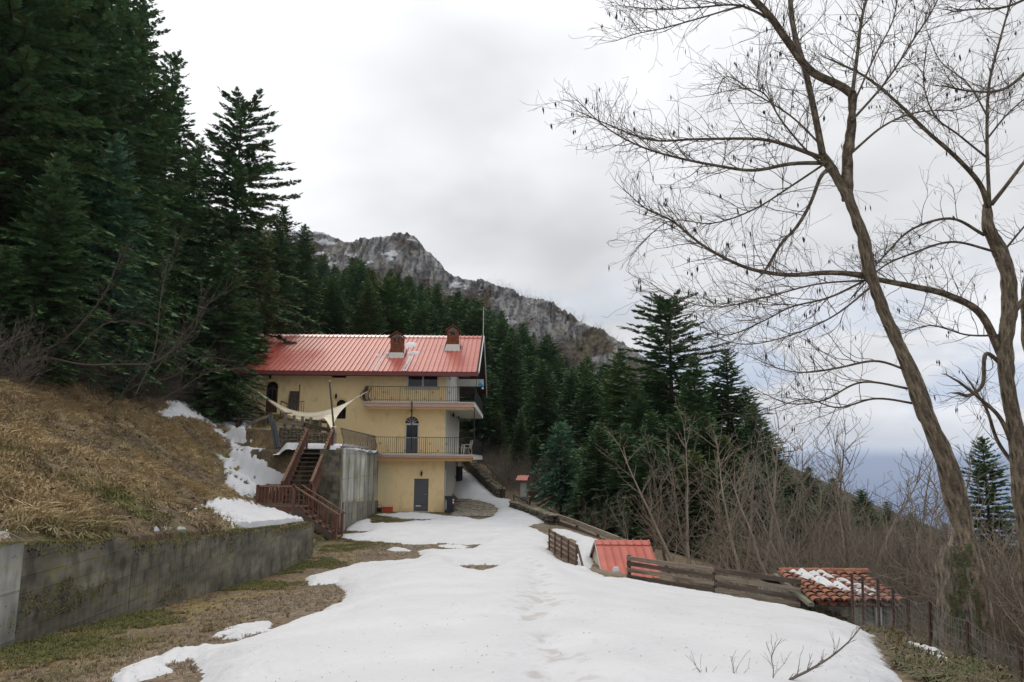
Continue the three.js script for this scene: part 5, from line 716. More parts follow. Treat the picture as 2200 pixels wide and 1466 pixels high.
function fir(seed, h, { wide = 0.24, from = 0.04, gap = 0.42, frond = 0.42, droop = 0.25, sparse = 1, ragged = 0.25, top = 1, lopside = 0 } = {}) {
  const r = rng(seed), m = new MB(), bm = new MB(), up = V(0, 1, 0), a = V(0, 0, 0), b = V(0, 0, 0), side = V(0, 0, 0), nrm = V(0, 0, 0), D = V(0, 0, 0);
  const leaf = (o, d, s, l, w, c) => { m.v(o.x - s.x * w, o.y - s.y * w, o.z - s.z * w, c); m.v(o.x + d.x * l * 0.45 + s.x * w * 1.1, o.y + d.y * l * 0.45 + s.y * w * 1.1, o.z + d.z * l * 0.45 + s.z * w * 1.1, c); m.v(o.x + d.x * l, o.y + d.y * l, o.z + d.z * l, c); const n = m.n; m.v(o.x + d.x * l * 0.45 - s.x * w * 1.1, o.y + d.y * l * 0.45 - s.y * w * 1.1, o.z + d.z * l * 0.45 - s.z * w * 1.1, c); m.f(n - 3, n - 2, n - 1); m.f(n - 3, n - 1, n); };
  const spray = (o, dir, l, tint) => {                                        // a flat spray of needle-clad twigs
    D.copy(dir).normalize(); side.crossVectors(D, up).normalize(); nrm.crossVectors(side, D); const roll = (r() - 0.5) * 1.5; side.applyAxisAngle(D, roll); const w = 0.028 + l * 0.075, g = tint * (0.75 + 0.5 * r()), c = [0.095 * g * (0.8 + 0.5 * r()), 0.165 * g, 0.085 * g * (0.8 + 0.3 * r())];
    leaf(o, D, side, l, w, c);
    for (let k = 0; k < 3; k++) for (const s of [-1, 1]) { a.copy(o).addScaledVector(D, l * (0.12 + k * 0.24)); b.copy(D).addScaledVector(side, s * (1.0 - k * 0.15)).addScaledVector(up, (r() - 0.4) * 0.5).normalize(); leaf(a, b, nrm.clone().multiplyScalar(0.35).addScaledVector(side, -s * 0.25).addScaledVector(D, 0.55), l * (0.62 - k * 0.12) * (0.8 + 0.4 * r()), w * 0.85, c); }
  };
  const y0 = h * from; let turn = r() * 6;
  for (let y = y0; y < h * 0.985; y += gap * mix(1, 0.55, y / h) * (0.75 + 0.5 * r())) {
    const t = (y - y0) / (h - y0), R = h * wide * Math.pow(1 - t, 0.78 * top) * (0.82 + 0.36 * noise(y * 0.7, seed, 1)) * Math.min(1, 0.55 + t * 6) + 0.12, n = Math.max(3, Math.round(mix(7.5, 4, t) * sparse)); turn += 2.4;
    for (let k = 0; k < n; k++) {
      const az = turn + k / n * 6.283 + (r() - 0.5) * 0.7, L = R * (1 - ragged + 2 * ragged * r() * 0.75) * (1 + lopside * Math.cos(az - 1)), rise = mix(-0.12, 0.75, t * t), seg = Math.max(2, Math.ceil(L / 0.45)), pts = [], tint = 0.7 + 0.65 * r(), sw = (r() - 0.5) * 0.7;
      for (let s = 0; s <= seg; s++) { const q = s / seg, bend = rise * q * L - droop * L * q * q * (1 - t * 0.7) + 0.10 * L * Math.max(0, q - 0.7); pts.push(V(Math.cos(az + (q * q) * sw) * L * q, y + bend + (r() - 0.5) * 0.12, Math.sin(az + (q * q) * sw) * L * q)); }
      if (L > 0.5) bm.tube(pts, pts.map((_, s) => 0.012 + 0.012 * L * (1 - s / seg)), 3, null, false);
      const ns = Math.max(2, Math.round(L / (frond * 0.40)));
      for (let s = 0; s < ns; s++) {
        const q = mix(0.14, 1, (s + r() * 0.6) / ns), f = Math.min(seg - 0.001, q * seg), i = Math.floor(f), p = pts[i].clone().lerp(pts[i + 1], f - i), d = pts[i + 1].clone().sub(pts[i]).normalize(), sd = V(-d.z, 0, d.x), wl = frond * (0.75 + 0.5 * r());
        for (const e of [-1, 1]) spray(p, d.clone().multiplyScalar(0.7).addScaledVector(sd, e * (0.55 + 0.5 * r())).addScaledVector(up, (r() - 0.45) * 0.4), wl * mix(1.25, 0.75, q) * Math.min(1, 0.4 + L * 0.35), tint);
        if (r() < 0.45) spray(p, d.clone().addScaledVector(up, 0.3 + 0.5 * r()), wl * 0.7, tint);
      }
      spray(pts[seg], pts[seg].clone().sub(pts[seg - 1]).normalize().addScaledVector(up, 0.15), frond * 0.9, tint);
    }
  }
  for (let k = 0; k < 8; k++) spray(V(0, h * (0.95 + 0.006 * k), 0), V(Math.cos(k * 2.4) * 0.5, 1, Math.sin(k * 2.4) * 0.5), frond * 0.7, 1);
  bm.tube([V(0, -1.2, 0), V(0, 0, 0), V((r() - 0.5) * 0.1, h * 0.4, (r() - 0.5) * 0.1), V(0, h, 0)], [h * 0.018, h * 0.0155, h * 0.010, 0.012], 7, null, false, 1.2);
  return { crown: m.geo(), trunk: bm.geo(), h };
}
const FIRS = [fir(1, 20, { wide: 0.19, frond: 0.55, gap: 0.5 }), fir(2, 20, { wide: 0.165, frond: 0.55, gap: 0.5, ragged: 0.35 }), fir(3, 18, { wide: 0.22, frond: 0.52, gap: 0.48 }), fir(4, 22, { wide: 0.15, frond: 0.55, gap: 0.52, ragged: 0.35, from: 0.08 })];
console.log('fir triangles', FIRS.map((f) => f.crown.index.count / 3));
function plant(f, label, group, x, d, scale, turn, mat = M.fir, name = 'fir_tree', y = null, squash = 1) {
  const t = thing(name, label, 'tree', [x, (y ?? H(x, d)) - 0.15, -d], turn, group); t.scale.set(scale * squash, scale, scale * squash); part('trunk', f.trunk, M.bark, t); part('crown', f.crown, mat, t); return t;
}
// a fir whose tip shows at a photo pixel, standing on the ground d metres ahead
function firAt(f, px, py, d, label, group, { mat = M.fir, turn = px * 0.37, squash = 1, name } = {}) { const p = P(px, py, d), g = H(p.x, d), s = Math.max(0.15, (p.y - g) / f.h); return plant(f, label, group, p.x, d, s, turn, mat, name, g, squash * (s > 1.15 ? Math.pow(1.15 / s, 0.6) : 1)); }
{
  const big = [fir(11, 19, { wide: 0.30, gap: 0.42, frond: 0.40, droop: 0.30, from: 0.02, ragged: 0.4 }), fir(12, 22, { wide: 0.22, gap: 0.44, frond: 0.42, ragged: 0.45, droop: 0.28 }), fir(13, 16, { wide: 0.26, gap: 0.5, frond: 0.42, from: 0.18, ragged: 0.5, sparse: 0.9, top: 0.66, droop: 0.2 })], wood = 'dark firs on the bank above the house';
  // the tall ones over the bank
  firAt(big[0], 70, -330, 26, 'broad dense fir towering over the brushwood at the grassy bank', wood);
  firAt(big[0], 210, -170, 32, 'huge dense fir with drooping plates of needles over the brush', wood, { turn: 2 });
  firAt(big[1], 305, -40, 38, 'tall dark fir whose spire rises beside the huge dense one', wood);
  firAt(big[2], 522, 214, 50, 'flat topped fir with open upper branches against the cloud', wood, { turn: 1.2, squash: 1.05 });
  firAt(FIRS[2], 425, 300, 54, 'dark fir filling the gap behind the flat topped one', wood); firAt(FIRS[0], 375, 110, 46, 'slender dark fir close beside the tall spire', wood, { squash: 0.9 });
  firAt(FIRS[0], 492, 510, 41.5, 'young fir with a long pale leader beside the end of the house', wood, { squash: 1.35, mat: M.fir }); firAt(FIRS[2], 545, 640, 46.6, 'bushy fir overhanging the red roof corner', wood, { squash: 1.2, turn: 0.4 });
  firAt(FIRS[1], 560, 470, 57, 'brownish fir with thin needles behind the house gable', wood, { mat: M.firDull, squash: 1.3 }); firAt(FIRS[3], 610, 440, 66, 'dark fir next behind the brownish one', wood, { squash: 1.25 }); firAt(FIRS[0], 655, 480, 78, 'fir on the shoulder of the wood where the rocky ridge appears', wood, { squash: 1.2 });
  firAt(FIRS[2], 130, 330, 24, 'lower dark fir standing in the brushwood on the bank', wood, { squash: 1.25 }); firAt(FIRS[0], 250, 280, 30, 'lower fir with grey green sprays in front of the tall spire', wood, { squash: 1.2, mat: M.firBlue }); firAt(FIRS[3], 330, 380, 36, 'thin fir with a bare leader above the brush', wood, { squash: 1.1 });
  firAt(big[0], -120, -200, 24, 'massive fir at the edge of the grassy bank', wood, { turn: 4 }); firAt(FIRS[2], 20, 520, 22.5, 'small dark fir under the massive ones', wood, { squash: 1.5 });
  [[35, -200, 42, 'tall fir standing behind the massive ones on the bank'], [150, -90, 50, 'fir closing the gap between the huge dense fir and the spire'], [255, -10, 54, 'fir deep in the wood behind the tall spire']].forEach(([x, y, d, l], k) => firAt(FIRS[k % 4], x, y, d, l, wood, { squash: 1.6 }));
  // the valley side
  const vale = 'firs between the guard rail and the valley';
  firAt(fir(14, 7, { wide: 0.4, from: 0.2, gap: 0.3, frond: 0.4, droop: 0.3, top: 1.15 }), 1205, 905, 46.5, 'small bluish fir with pale leaders behind the notice board', vale, { mat: M.firBlue, name: 'blue_fir' });
  firAt(big[2], 1437, 640, 52, 'broad fir with an open ragged top rising above the bare trees', vale, { squash: 1.35, turn: 3 }); firAt(big[1], 1560, 745, 50, 'dark fir with a pointed top next to the ragged one', vale, { squash: 1.5, turn: 1 });
  firAt(FIRS[0], 1330, 750, 55, 'yellowish green fir left of the ragged fir'.replace('left of', 'beside'), vale, { mat: M.firYoung, squash: 1.4 }); firAt(FIRS[1], 1258, 790, 62, 'dark slim fir behind the bluish one', vale, { squash: 1.5 });
  firAt(FIRS[3], 1490, 760, 47, 'dark fir in the shade of the ragged one', vale, { squash: 1.5 }); firAt(FIRS[2], 1370, 830, 49, 'low full fir by the pale bare trunk', vale, { squash: 1.4 });
  firAt(FIRS[0], 1100, 700, 74, 'dark fir rising just past the roof end', vale, { squash: 1.3 }); firAt(FIRS[2], 1165, 770, 68, 'rounded fir behind the snowy path', vale, { squash: 1.4 }); firAt(FIRS[1], 1060, 800, 70, 'dark fir beside the balcony corner', vale, { squash: 1.5 }); firAt(FIRS[3], 1120, 880, 60, 'shaded fir above the dry stone wall', vale, { squash: 1.5 });
  firAt(FIRS[1], 1620, 860, 46, 'low fir at the edge of the bare thicket', vale, { squash: 1.4 }); firAt(FIRS[2], 2110, 935, 30, 'dark fir behind the two bare trunks', vale, { squash: 1.15 }); firAt(FIRS[0], 2215, 900, 34, 'dark fir past the split bare trunk', vale, { squash: 1.2 });
  // the wooded hillside up to the rocks
  const extra = [[1030, 690, 92], [1085, 745, 84], [1140, 735, 96], [1190, 745, 110], [1230, 790, 78], [1275, 800, 90], [1310, 835, 66], [1300, 780, 120], [1350, 790, 105], [1395, 790, 70], [1400, 880, 44], [1455, 880, 43], [1510, 880, 41], [1555, 930, 40], [1595, 920, 52], [1650, 925, 55], [1680, 985, 60], [1735, 1000, 70], [1790, 1025, 75], [1850, 1050, 80], [1905, 1075, 85], [1620, 1000, 38], [1300, 930, 47], [1250, 960, 50], [1690, 1060, 42], [1760, 1080, 46], [1830, 1110, 48], [1960, 1100, 60], [2030, 1120, 55], [1285, 900, 43], [1345, 905, 41], [1395, 930, 39], [1445, 950, 38], [1490, 960, 37], [1535, 985, 36], [1585, 985, 42], [1640, 990, 44], [1260, 1000, 44], [1320, 1010, 42], [1700, 1020, 50], [1725, 1065, 40], [1775, 1050, 52], [1815, 1075, 56], [1870, 1085, 62], [1890, 1120, 45], [1930, 1115, 50], [1985, 1135, 48], [2060, 1150, 42], [1655, 1040, 39], [1415, 800, 60], [1470, 800, 62], [1530, 820, 58], [1600, 830, 60], [1068, 880, 66], [1112, 925, 60], [1045, 915, 74], [1150, 930, 58]], by = ['beside the roof end', 'below the cliff', 'behind the bluish fir', 'above the plank fence', 'above the tiled hut', 'on the falling slope'];
  extra.forEach(([x, y, d], k) => firAt(FIRS[(k * 3 + 1) % 4], x, y, d, ['full dark fir ', 'broad green fir ', 'shaded dark fir ', 'ragged fir ', 'slanting dark fir '][k % 5] + by[x < 1100 ? 0 : d > 84 ? 1 : x < 1330 ? 2 : x < 1640 ? 3 : x < 1860 ? 4 : 5], vale, { squash: 1.9, mat: k % 5 === 3 ? M.firDull : M.fir }));
  const r = rng(321), put = []; let n = 0;
  const lim = (px) => tab(px, [[560, 470], [640, 495], [700, 525], [760, 550], [850, 590], [930, 612], [1000, 630], [1060, 660], [1130, 700], [1200, 738], [1290, 785], [1350, 800], [1420, 850], [1500, 900], [1660, 960], [1900, 1090], [2200, 1200]]);
  for (let tries = 0; tries < 9000 && n < 290; tries++) {
    const d = r() < 0.35 ? 62 * Math.pow(4.6, r()) : mix(75, 300, r()), u = r() < 0.75 ? mix(-0.34, 0.2, r()) : mix(0.1, 0.6, r()), x = u * d; if (d > crestD(u) * 0.97) continue; const g = H(x, d), h = mix(8, 14, r()) * (d > 200 ? 0.8 : 1), [px, py] = proj(x, g + h, -d);
    if (py < lim(px) - 8 || px < 430 || (px > 500 && px < 1050 && d < 66)) continue; if (put.some(([a, b]) => Math.hypot(a - x, b - d) < 2.0 + d * 0.010)) continue; put.push([x, d]); n++;
    const f = FIRS[Math.floor(r() * 4)], s = h / f.h, k = r(), zone = px < 760 ? ['on the wooded shoulder above the house', 'firs on the shoulder'] : px < 1050 ? ['in the wood behind the red roof and chimneys', 'firs behind the roof'] : px < 1400 ? ['in the wood below the grey cliff', 'firs below the cliff'] : ['on the spur running down toward the far lowland', 'firs on the spur']; plant(f, k < 0.12 ? 'yellowish young fir among the dark firs on the hillside' : 'dark fir ' + zone[0], k < 0.12 ? 'young firs on the hillside' : zone[1], x, d, s, r() * 6, k < 0.12 ? M.firYoung : k < 0.3 ? M.firDull : M.fir, 'hillside_fir', g, 1.55);
  }
  console.log('hillside firs', n);
}
// ---------------------------------------------------------------- bare broadleaved trees
M.twig = std({ color: rgb(0.15, 0.122, 0.10), roughness: 0.9 }); M.palewood = std({ color: rgb(0.27, 0.225, 0.175), roughness: 0.9 }); M.redtwig = std({ color: rgb(0.235, 0.19, 0.14), roughness: 0.9 }); M.shadetwig = std({ color: rgb(0.085, 0.068, 0.053), roughness: 0.9 }); M.greytwig = std({ color: rgb(0.185, 0.16, 0.125), roughness: 0.9 });  // shadetwig: twig darkened in colour for the shade under the firs
M.limb = std({ color: rgb(0.43, 0.385, 0.325), map: barkTex, bumpMap: barkBump, bumpScale: 0.02, roughness: 0.95 });
function twigs(m, r, p, dir, len, rad, level, o) {                            // a kinked twig and its side twigs
  const st = o.step * (0.7 + 0.6 * r()), n = Math.max(2, Math.round(len / st)), pts = [p.clone()], d = dir.clone().normalize(), q = p.clone();
  for (let k = 0; k < n; k++) { d.x += (r() - 0.5) * o.kink; d.y += (r() - 0.5) * o.kink + o.lift * (1 - k / n); d.z += (r() - 0.5) * o.kink; d.normalize(); q.addScaledVector(d, len / n); pts.push(q.clone()); if (level > 0 && r() < o.branch) { const s = d.clone().add(V((r() - 0.5) * 1.9, (r() - 0.5) * 1.7 + 0.15, (r() - 0.5) * 1.9)); twigs(m, r, q, s, len * (0.30 + 0.35 * r()), rad * 0.6 * (1 - 0.4 * k / n), level - 1, o); } }
  m.tube(pts, pts.map((_, k) => Math.max(o.min, rad * (1 - 0.72 * k / n))), rad > 0.012 ? 5 : 3, null, false);
  if (o.tips) o.tips.push(pts[n]);
}
// a hanging cluster of dry seed pods
function pods(m, r, p) { const k = 1 + Math.floor(r() * 3); for (let i = 0; i < k; i++) { const x = p.x + (r() - 0.5) * 0.06, y = p.y, z = p.z + (r() - 0.5) * 0.06, l = 0.07 + 0.06 * r(), w = 0.010 + 0.005 * r(), a = r() * 6, cx = Math.cos(a) * w, cz = Math.sin(a) * w, sx = (r() - 0.5) * 0.03; const b = m.n; m.v(x, y, z); m.v(x - cx + sx * 0.5, y - l * 0.5, z - cz); m.v(x + cx + sx * 0.5, y - l * 0.5, z + cz); m.v(x + sx, y - l, z); m.f(b, b + 1, b + 2); m.f(b + 1, b + 3, b + 2); } }
// limbs: [photo pixels, depth at start, depth at end, width in px at start, at end]
function bareTree(t, r, trunk, limbs, D, tw) {
  const tm = new MB(), tips = [], o = { step: 0.13, kink: 0.55, lift: 0.03, branch: 0.62, min: 0.0022, tips };
  const sm = (l, d0, d1, n) => { const c = new THREE.CatmullRomCurve3(l.map(([x, y], k) => P(x, y, mix(d0, d1, k / (l.length - 1)) + (k && k < l.length - 1 ? (hash(x, y, 1) - 0.5) * 0.25 : 0))), false, 'centripetal'); return c.getPoints(n); };
  trunk.forEach(([l, d0, d1, ws]) => { const n = 150, pts = sm(l, d0, d1, n), m = new MB(); m.tube(pts, pts.map((_, k) => tab(k / n, ws.map((w, i) => [i / (ws.length - 1), w])) * (0.94 + 0.12 * noise(k * 0.12, 3, 1)) * D / F / 2), 26, null, true, 0.5); const g = m.geo(), p = g.attributes.position, nn = g.attributes.normal; for (let i = 0; i < p.count; i++) { const q = (Math.abs(noise(p.getX(i) * 16 + 3, p.getY(i) * 3.2, p.getZ(i) * 16) - 0.5) - 0.2) * 0.045 + (fbm(p.getX(i) * 3, p.getY(i) * 2.2, p.getZ(i) * 3, 3) - 0.5) * 0.07; p.setXYZ(i, p.getX(i) + nn.getX(i) * q, p.getY(i) + nn.getY(i) * q, p.getZ(i) + nn.getZ(i) * q); } g.computeVertexNormals(); part('trunk', g, M.limb, t); });
  limbs.forEach(([l, d0, d1, w0, w1, dense = 1]) => {
    const n = 34, pts = sm(l, d0, d1, n), rad = pts.map((_, k) => mix(w0 * 0.68, w1 * 0.8, Math.pow(k / n, 0.8)) * D / F / 2), m = new MB(); m.tube(pts, rad, w0 > 12 ? 9 : 6, null, true, 0.4); part('limb', m.geo(), w0 > 20 ? M.limb : w0 > 7 ? M.limb : M.twig, t);
    const L = pts.reduce((s, p, k) => s + (k ? p.distanceTo(pts[k - 1]) : 0), 0), c = Math.round(L * tw * dense);
    for (let k = 0; k < c; k++) { const f = mix(0.16, 1, Math.pow((k + r()) / c, 0.8)) * (n - 0.01), i = Math.floor(f), p = pts[i].clone().lerp(pts[i + 1], f - i), d = pts[i + 1].clone().sub(pts[i]).normalize(), s = d.clone().multiplyScalar(0.7).add(V((r() - 0.5) * 1.6, (r() - 0.42) * 1.6, (r() - 0.5) * 1.8)); twigs(tm, r, p, s, (0.4 + 0.7 * r()) * mix(1.1, 0.5, i / n), Math.min(rad[i] * 0.6, 0.008), 2, o); }
    twigs(tm, r, pts[n], pts[n].clone().sub(pts[n - 1]), 0.3, rad[n], 2, o);
  });
  part('twig', tm.geo(), M.twig, t, 'stuff'); const pm = new MB(); for (const p of tips) if (r() < 0.05 && p.y > 2.5) pods(pm, r, p); part('seed_pod', pm.geo(), std({ color: rgb(0.045, 0.033, 0.028), roughness: 0.8, side: THREE.DoubleSide }), t, 'stuff');
}
{
  const a = thing('bare_tree', 'leaning bare tree with hanging seed pods and a mossy broken stump at its foot', 'tree', [0, 0, 0]), r = rng(2024);
  bareTree(a, r, [[[[2110, 1640], [2105, 1400], [2092, 1250], [2062, 1100], [2030, 985], [1988, 885], [1955, 795], [1908, 690], [1872, 590], [1853, 505], [1822, 425], [1792, 372], [1768, 335]], 9.9, 10.4, [56, 52, 44, 37, 31, 27, 24, 22, 21, 17]], [[[1822, 430], [1822, 340], [1830, 270], [1832, 200]], 10.35, 10.2, [26, 23, 21, 20]]], [
    [[[1776, 350], [1700, 352], [1620, 366], [1540, 356], [1440, 335], [1370, 312], [1300, 272], [1238, 214]], 10.4, 9.4, 15, 2],
    [[[1762, 338], [1690, 312], [1640, 300], [1500, 299], [1400, 301], [1300, 265], [1232, 235]], 10.4, 10.9, 16, 2],
    [[[1870, 592], [1780, 586], [1700, 591], [1620, 580], [1560, 556], [1500, 520], [1440, 472], [1390, 450], [1338, 405]], 10.4, 9.5, 19, 2],
    [[[1784, 360], [1765, 378], [1740, 440], [1710, 490], [1680, 522], [1650, 572]], 10.3, 10.1, 14, 7, 0.5],
    [[[1768, 335], [1752, 250], [1730, 150], [1705, 60], [1694, -60]], 10.4, 10.7, 24, 14],
    [[[1832, 203], [1808, 186], [1742, 152], [1692, 88], [1652, 32], [1590, -30]], 10.2, 10.0, 30, 18],
    [[[1832, 200], [1842, 120], [1852, 40], [1872, -40]], 10.2, 10.6, 14, 7], [[[1650, 38], [1590, 12], [1500, 16], [1410, 20], [1335, 12]], 10.0, 9.5, 10, 2], [[[1600, 10], [1500, 40], [1420, 62], [1370, 72], [1322, 88]], 10.0, 9.8, 7, 2],
    [[[1953, 797], [1880, 776], [1800, 791], [1740, 800], [1680, 794], [1620, 770]], 10.2, 9.6, 9, 2, 0.7], [[[1967, 838], [1850, 822], [1770, 860], [1700, 868], [1640, 846]], 10.2, 9.9, 8, 2, 0.7], [[[1980, 870], [1880, 857], [1800, 876], [1730, 858], [1660, 880]], 10.2, 10.6, 8, 2, 0.7],
    [[[1870, 597], [1780, 640], [1700, 660], [1640, 690], [1560, 720], [1500, 700]], 10.4, 9.7, 8, 2], [[[1877, 613], [1790, 680], [1700, 720], [1600, 740], [1520, 720]], 10.4, 10.8, 7, 2], [[[1872, 602], [1760, 610], [1640, 640], [1540, 660], [1450, 640], [1400, 610]], 10.4, 10.2, 7, 2],
    [[[1778, 348], [1700, 400], [1620, 450], [1530, 480], [1440, 475], [1370, 530]], 10.3, 10.0, 8, 2], [[[1772, 320], [1700, 250], [1620, 200], [1560, 165], [1540, 195]], 10.4, 10.9, 8, 2], [[[1828, 330], [1900, 270], [1980, 240], [2060, 235], [2130, 200]], 10.3, 10.8, 9, 2], [[[1830, 260], [1900, 180], [1960, 90], [2010, 10], [2030, -40]], 10.2, 10.7, 9, 3], [[[1840, 210], [1880, 120], [1920, 40], [1930, -30]], 10.2, 9.8, 7, 3], [[[1790, 365], [1740, 330], [1680, 260], [1640, 200], [1600, 190], [1520, 205]], 10.4, 10.1, 9, 2],
  ], 10.4, 13);
  // the broken stump at its foot
  const st = new MB(), pts = [[2070, 1640], [2062, 1480], [2058, 1380], [2052, 1290], [2045, 1215], [2040, 1172]].map(([x, y]) => P(x, y, 9.55)); st.tube(pts, [0.27, 0.25, 0.235, 0.215, 0.175, 0.07], 18, null, true, 0.4);
  const sg = st.geo(), sp = sg.attributes.position; for (let i = 0; i < sp.count; i++) { const k = fbm(sp.getX(i) * 5, sp.getY(i) * 3, sp.getZ(i) * 5) - 0.5; sp.setX(i, sp.getX(i) + k * 0.14); sp.setZ(i, sp.getZ(i) + k * 0.14); } sg.computeVertexNormals(); part('stump', sg, M.palebark, a);
  part('splinter', rod(P(2040, 1200, 9.5), P(2046, 1150, 9.5), 0.05, 0.012, 5), M.palewood, a);
  const rr = rng(6), mo = new MB(); for (let k = 0; k < 2600; k++) { const t = Math.pow(rr(), 0.8), ang = (rr() - 0.3) * 3.4, i = Math.min(4, Math.floor(t * 5)), p = pts[4 - i + 0].clone().lerp(pts[5 - i], 1 - (t * 5 - i)); if (fbm(t * 7, ang * 2.2, 5, 3) < 0.53) continue; const R = mix(0.2, 0.27, t) + 0.015, c = V(p.x + Math.cos(ang) * R, p.y + rr() * 0.05, p.z + Math.sin(ang) * R), s = 0.008 + rr() * 0.014, col = [0.05 * (0.6 + rr()), 0.058 * (0.6 + 0.8 * rr()), 0.016], b = mo.n; mo.v(c.x - s, c.y, c.z, col); mo.v(c.x + s, c.y + (rr() - 0.5) * s, c.z + s, col); mo.v(c.x + (rr() - 0.5) * s, c.y - s * 1.6, c.z + s * 1.5, col); mo.f(b, b + 1, b + 2); } part('moss', mo.geo(), std({ vertexColors: true, side: THREE.DoubleSide }), a, 'stuff');
  const b = thing('bare_tree', 'upright forked bare tree with broken limbs beside the leaning one', 'tree', [0, 0, 0]);
  bareTree(b, r, [[[[2240, 1500], [2215, 1250], [2196, 1050], [2182, 930], [2164, 810], [2160, 740], [2170, 655], [2160, 568], [2143, 528], [2124, 490], [2121, 440]], 12.2, 12.6, [42, 38, 34, 31, 29, 29, 29, 28, 26, 23, 18]], [[[2240, 900], [2216, 760], [2206, 640], [2220, 560]], 12.8, 13, [28, 27, 25, 22]]], [
    [[[2124, 445], [2108, 400], [2062, 345], [1992, 282], [1930, 222], [1860, 165], [1790, 130]], 12.5, 11.6, 20, 5], [[[2126, 440], [2121, 300], [2126, 180], [2150, 82], [2176, -10]], 12.5, 12.9, 13, 5], [[[2130, 440], [2160, 402], [2196, 354]], 12.5, 12.4, 15, 9, 0.4], [[[2115, 505], [2045, 470], [1965, 490], [1900, 550], [1850, 610]], 12.5, 11.8, 12, 3], [[[2135, 540], [2050, 520], [1960, 545], [1895, 575], [1830, 640]], 12.5, 12.0, 10, 3], [[[2155, 770], [2105, 672], [2042, 636], [1962, 616], [1892, 602], [1830, 590]], 12.4, 11.6, 27, 12], [[[2176, 810], [2120, 760], [2110, 830], [2080, 850], [2060, 845]], 12.4, 12.2, 14, 8, 0.3], [[[2170, 680], [2220, 620], [2280, 540]], 12.5, 13, 20, 12], [[[2190, 1000], [2150, 900], [2110, 860], [2060, 820]], 12.3, 12.0, 16, 7, 0.5], [[[2195, 1020], [2145, 950], [2120, 880], [2090, 830]], 12.3, 12.6, 14, 6, 0.5], [[[2120, 300], [2170, 240], [2230, 190]], 12.6, 12.8, 8, 3], [[[2122, 340], [2060, 290], [2010, 250], [1985, 180], [1990, 110]], 12.6, 12.2, 8, 3], [[[2122, 250], [2080, 180], [2020, 130], [1990, 60]], 12.6, 12.9, 7, 2], [[[2240, 120], [2160, 190], [2080, 195], [2030, 185]], 11.5, 11, 12, 4], [[[2240, -20], [2160, 15], [2090, 20], [2050, 25]], 11.5, 11.2, 9, 4], [[[2165, 720], [2080, 720], [2000, 700], [1930, 720]], 12.4, 12.0, 8, 2], [[[2140, 560], [2190, 500], [2240, 440]], 12.5, 12.2, 9, 3],
  ], 12.4, 9);
}
// ---------------------------------------------------------------- young bare trees and brushwood
function sapling(seed, h, stems, spread) {
  const r = rng(seed), m = new MB(), s = new MB(), o = { step: 0.26, kink: 0.42, lift: 0.05, branch: 0.6, min: 0.006 };
  for (let k = 0; k < stems; k++) { const az = r() * 6.28, n = 9, pts = [V(Math.cos(az) * 0.1 * stems, -0.4, Math.sin(az) * 0.1 * stems)], d = V(Math.cos(az) * spread, 1, Math.sin(az) * spread).normalize(), hh = h * (0.7 + 0.3 * r()); for (let i = 0; i < n; i++) { d.x += (r() - 0.5) * 0.22; d.z += (r() - 0.5) * 0.22; d.normalize(); pts.push(pts[i].clone().addScaledVector(d, hh / n)); } s.tube(pts, pts.map((_, i) => mix(0.013 * h / Math.sqrt(stems) + 0.012, 0.008, i / n)), 6, null, false, 0.5); for (let i = 2; i <= n; i++) for (let q = 0; q < 3; q++) twigs(m, r, pts[i], d.clone().multiplyScalar(0.6).add(V((r() - 0.5) * 2, r() * 0.7, (r() - 0.5) * 2)), hh * (0.12 + 0.22 * r()) * (1.1 - 0.5 * i / n), 0.014, 2, o); }
  return { stem: s.geo(), twig: m.geo(), h };
}
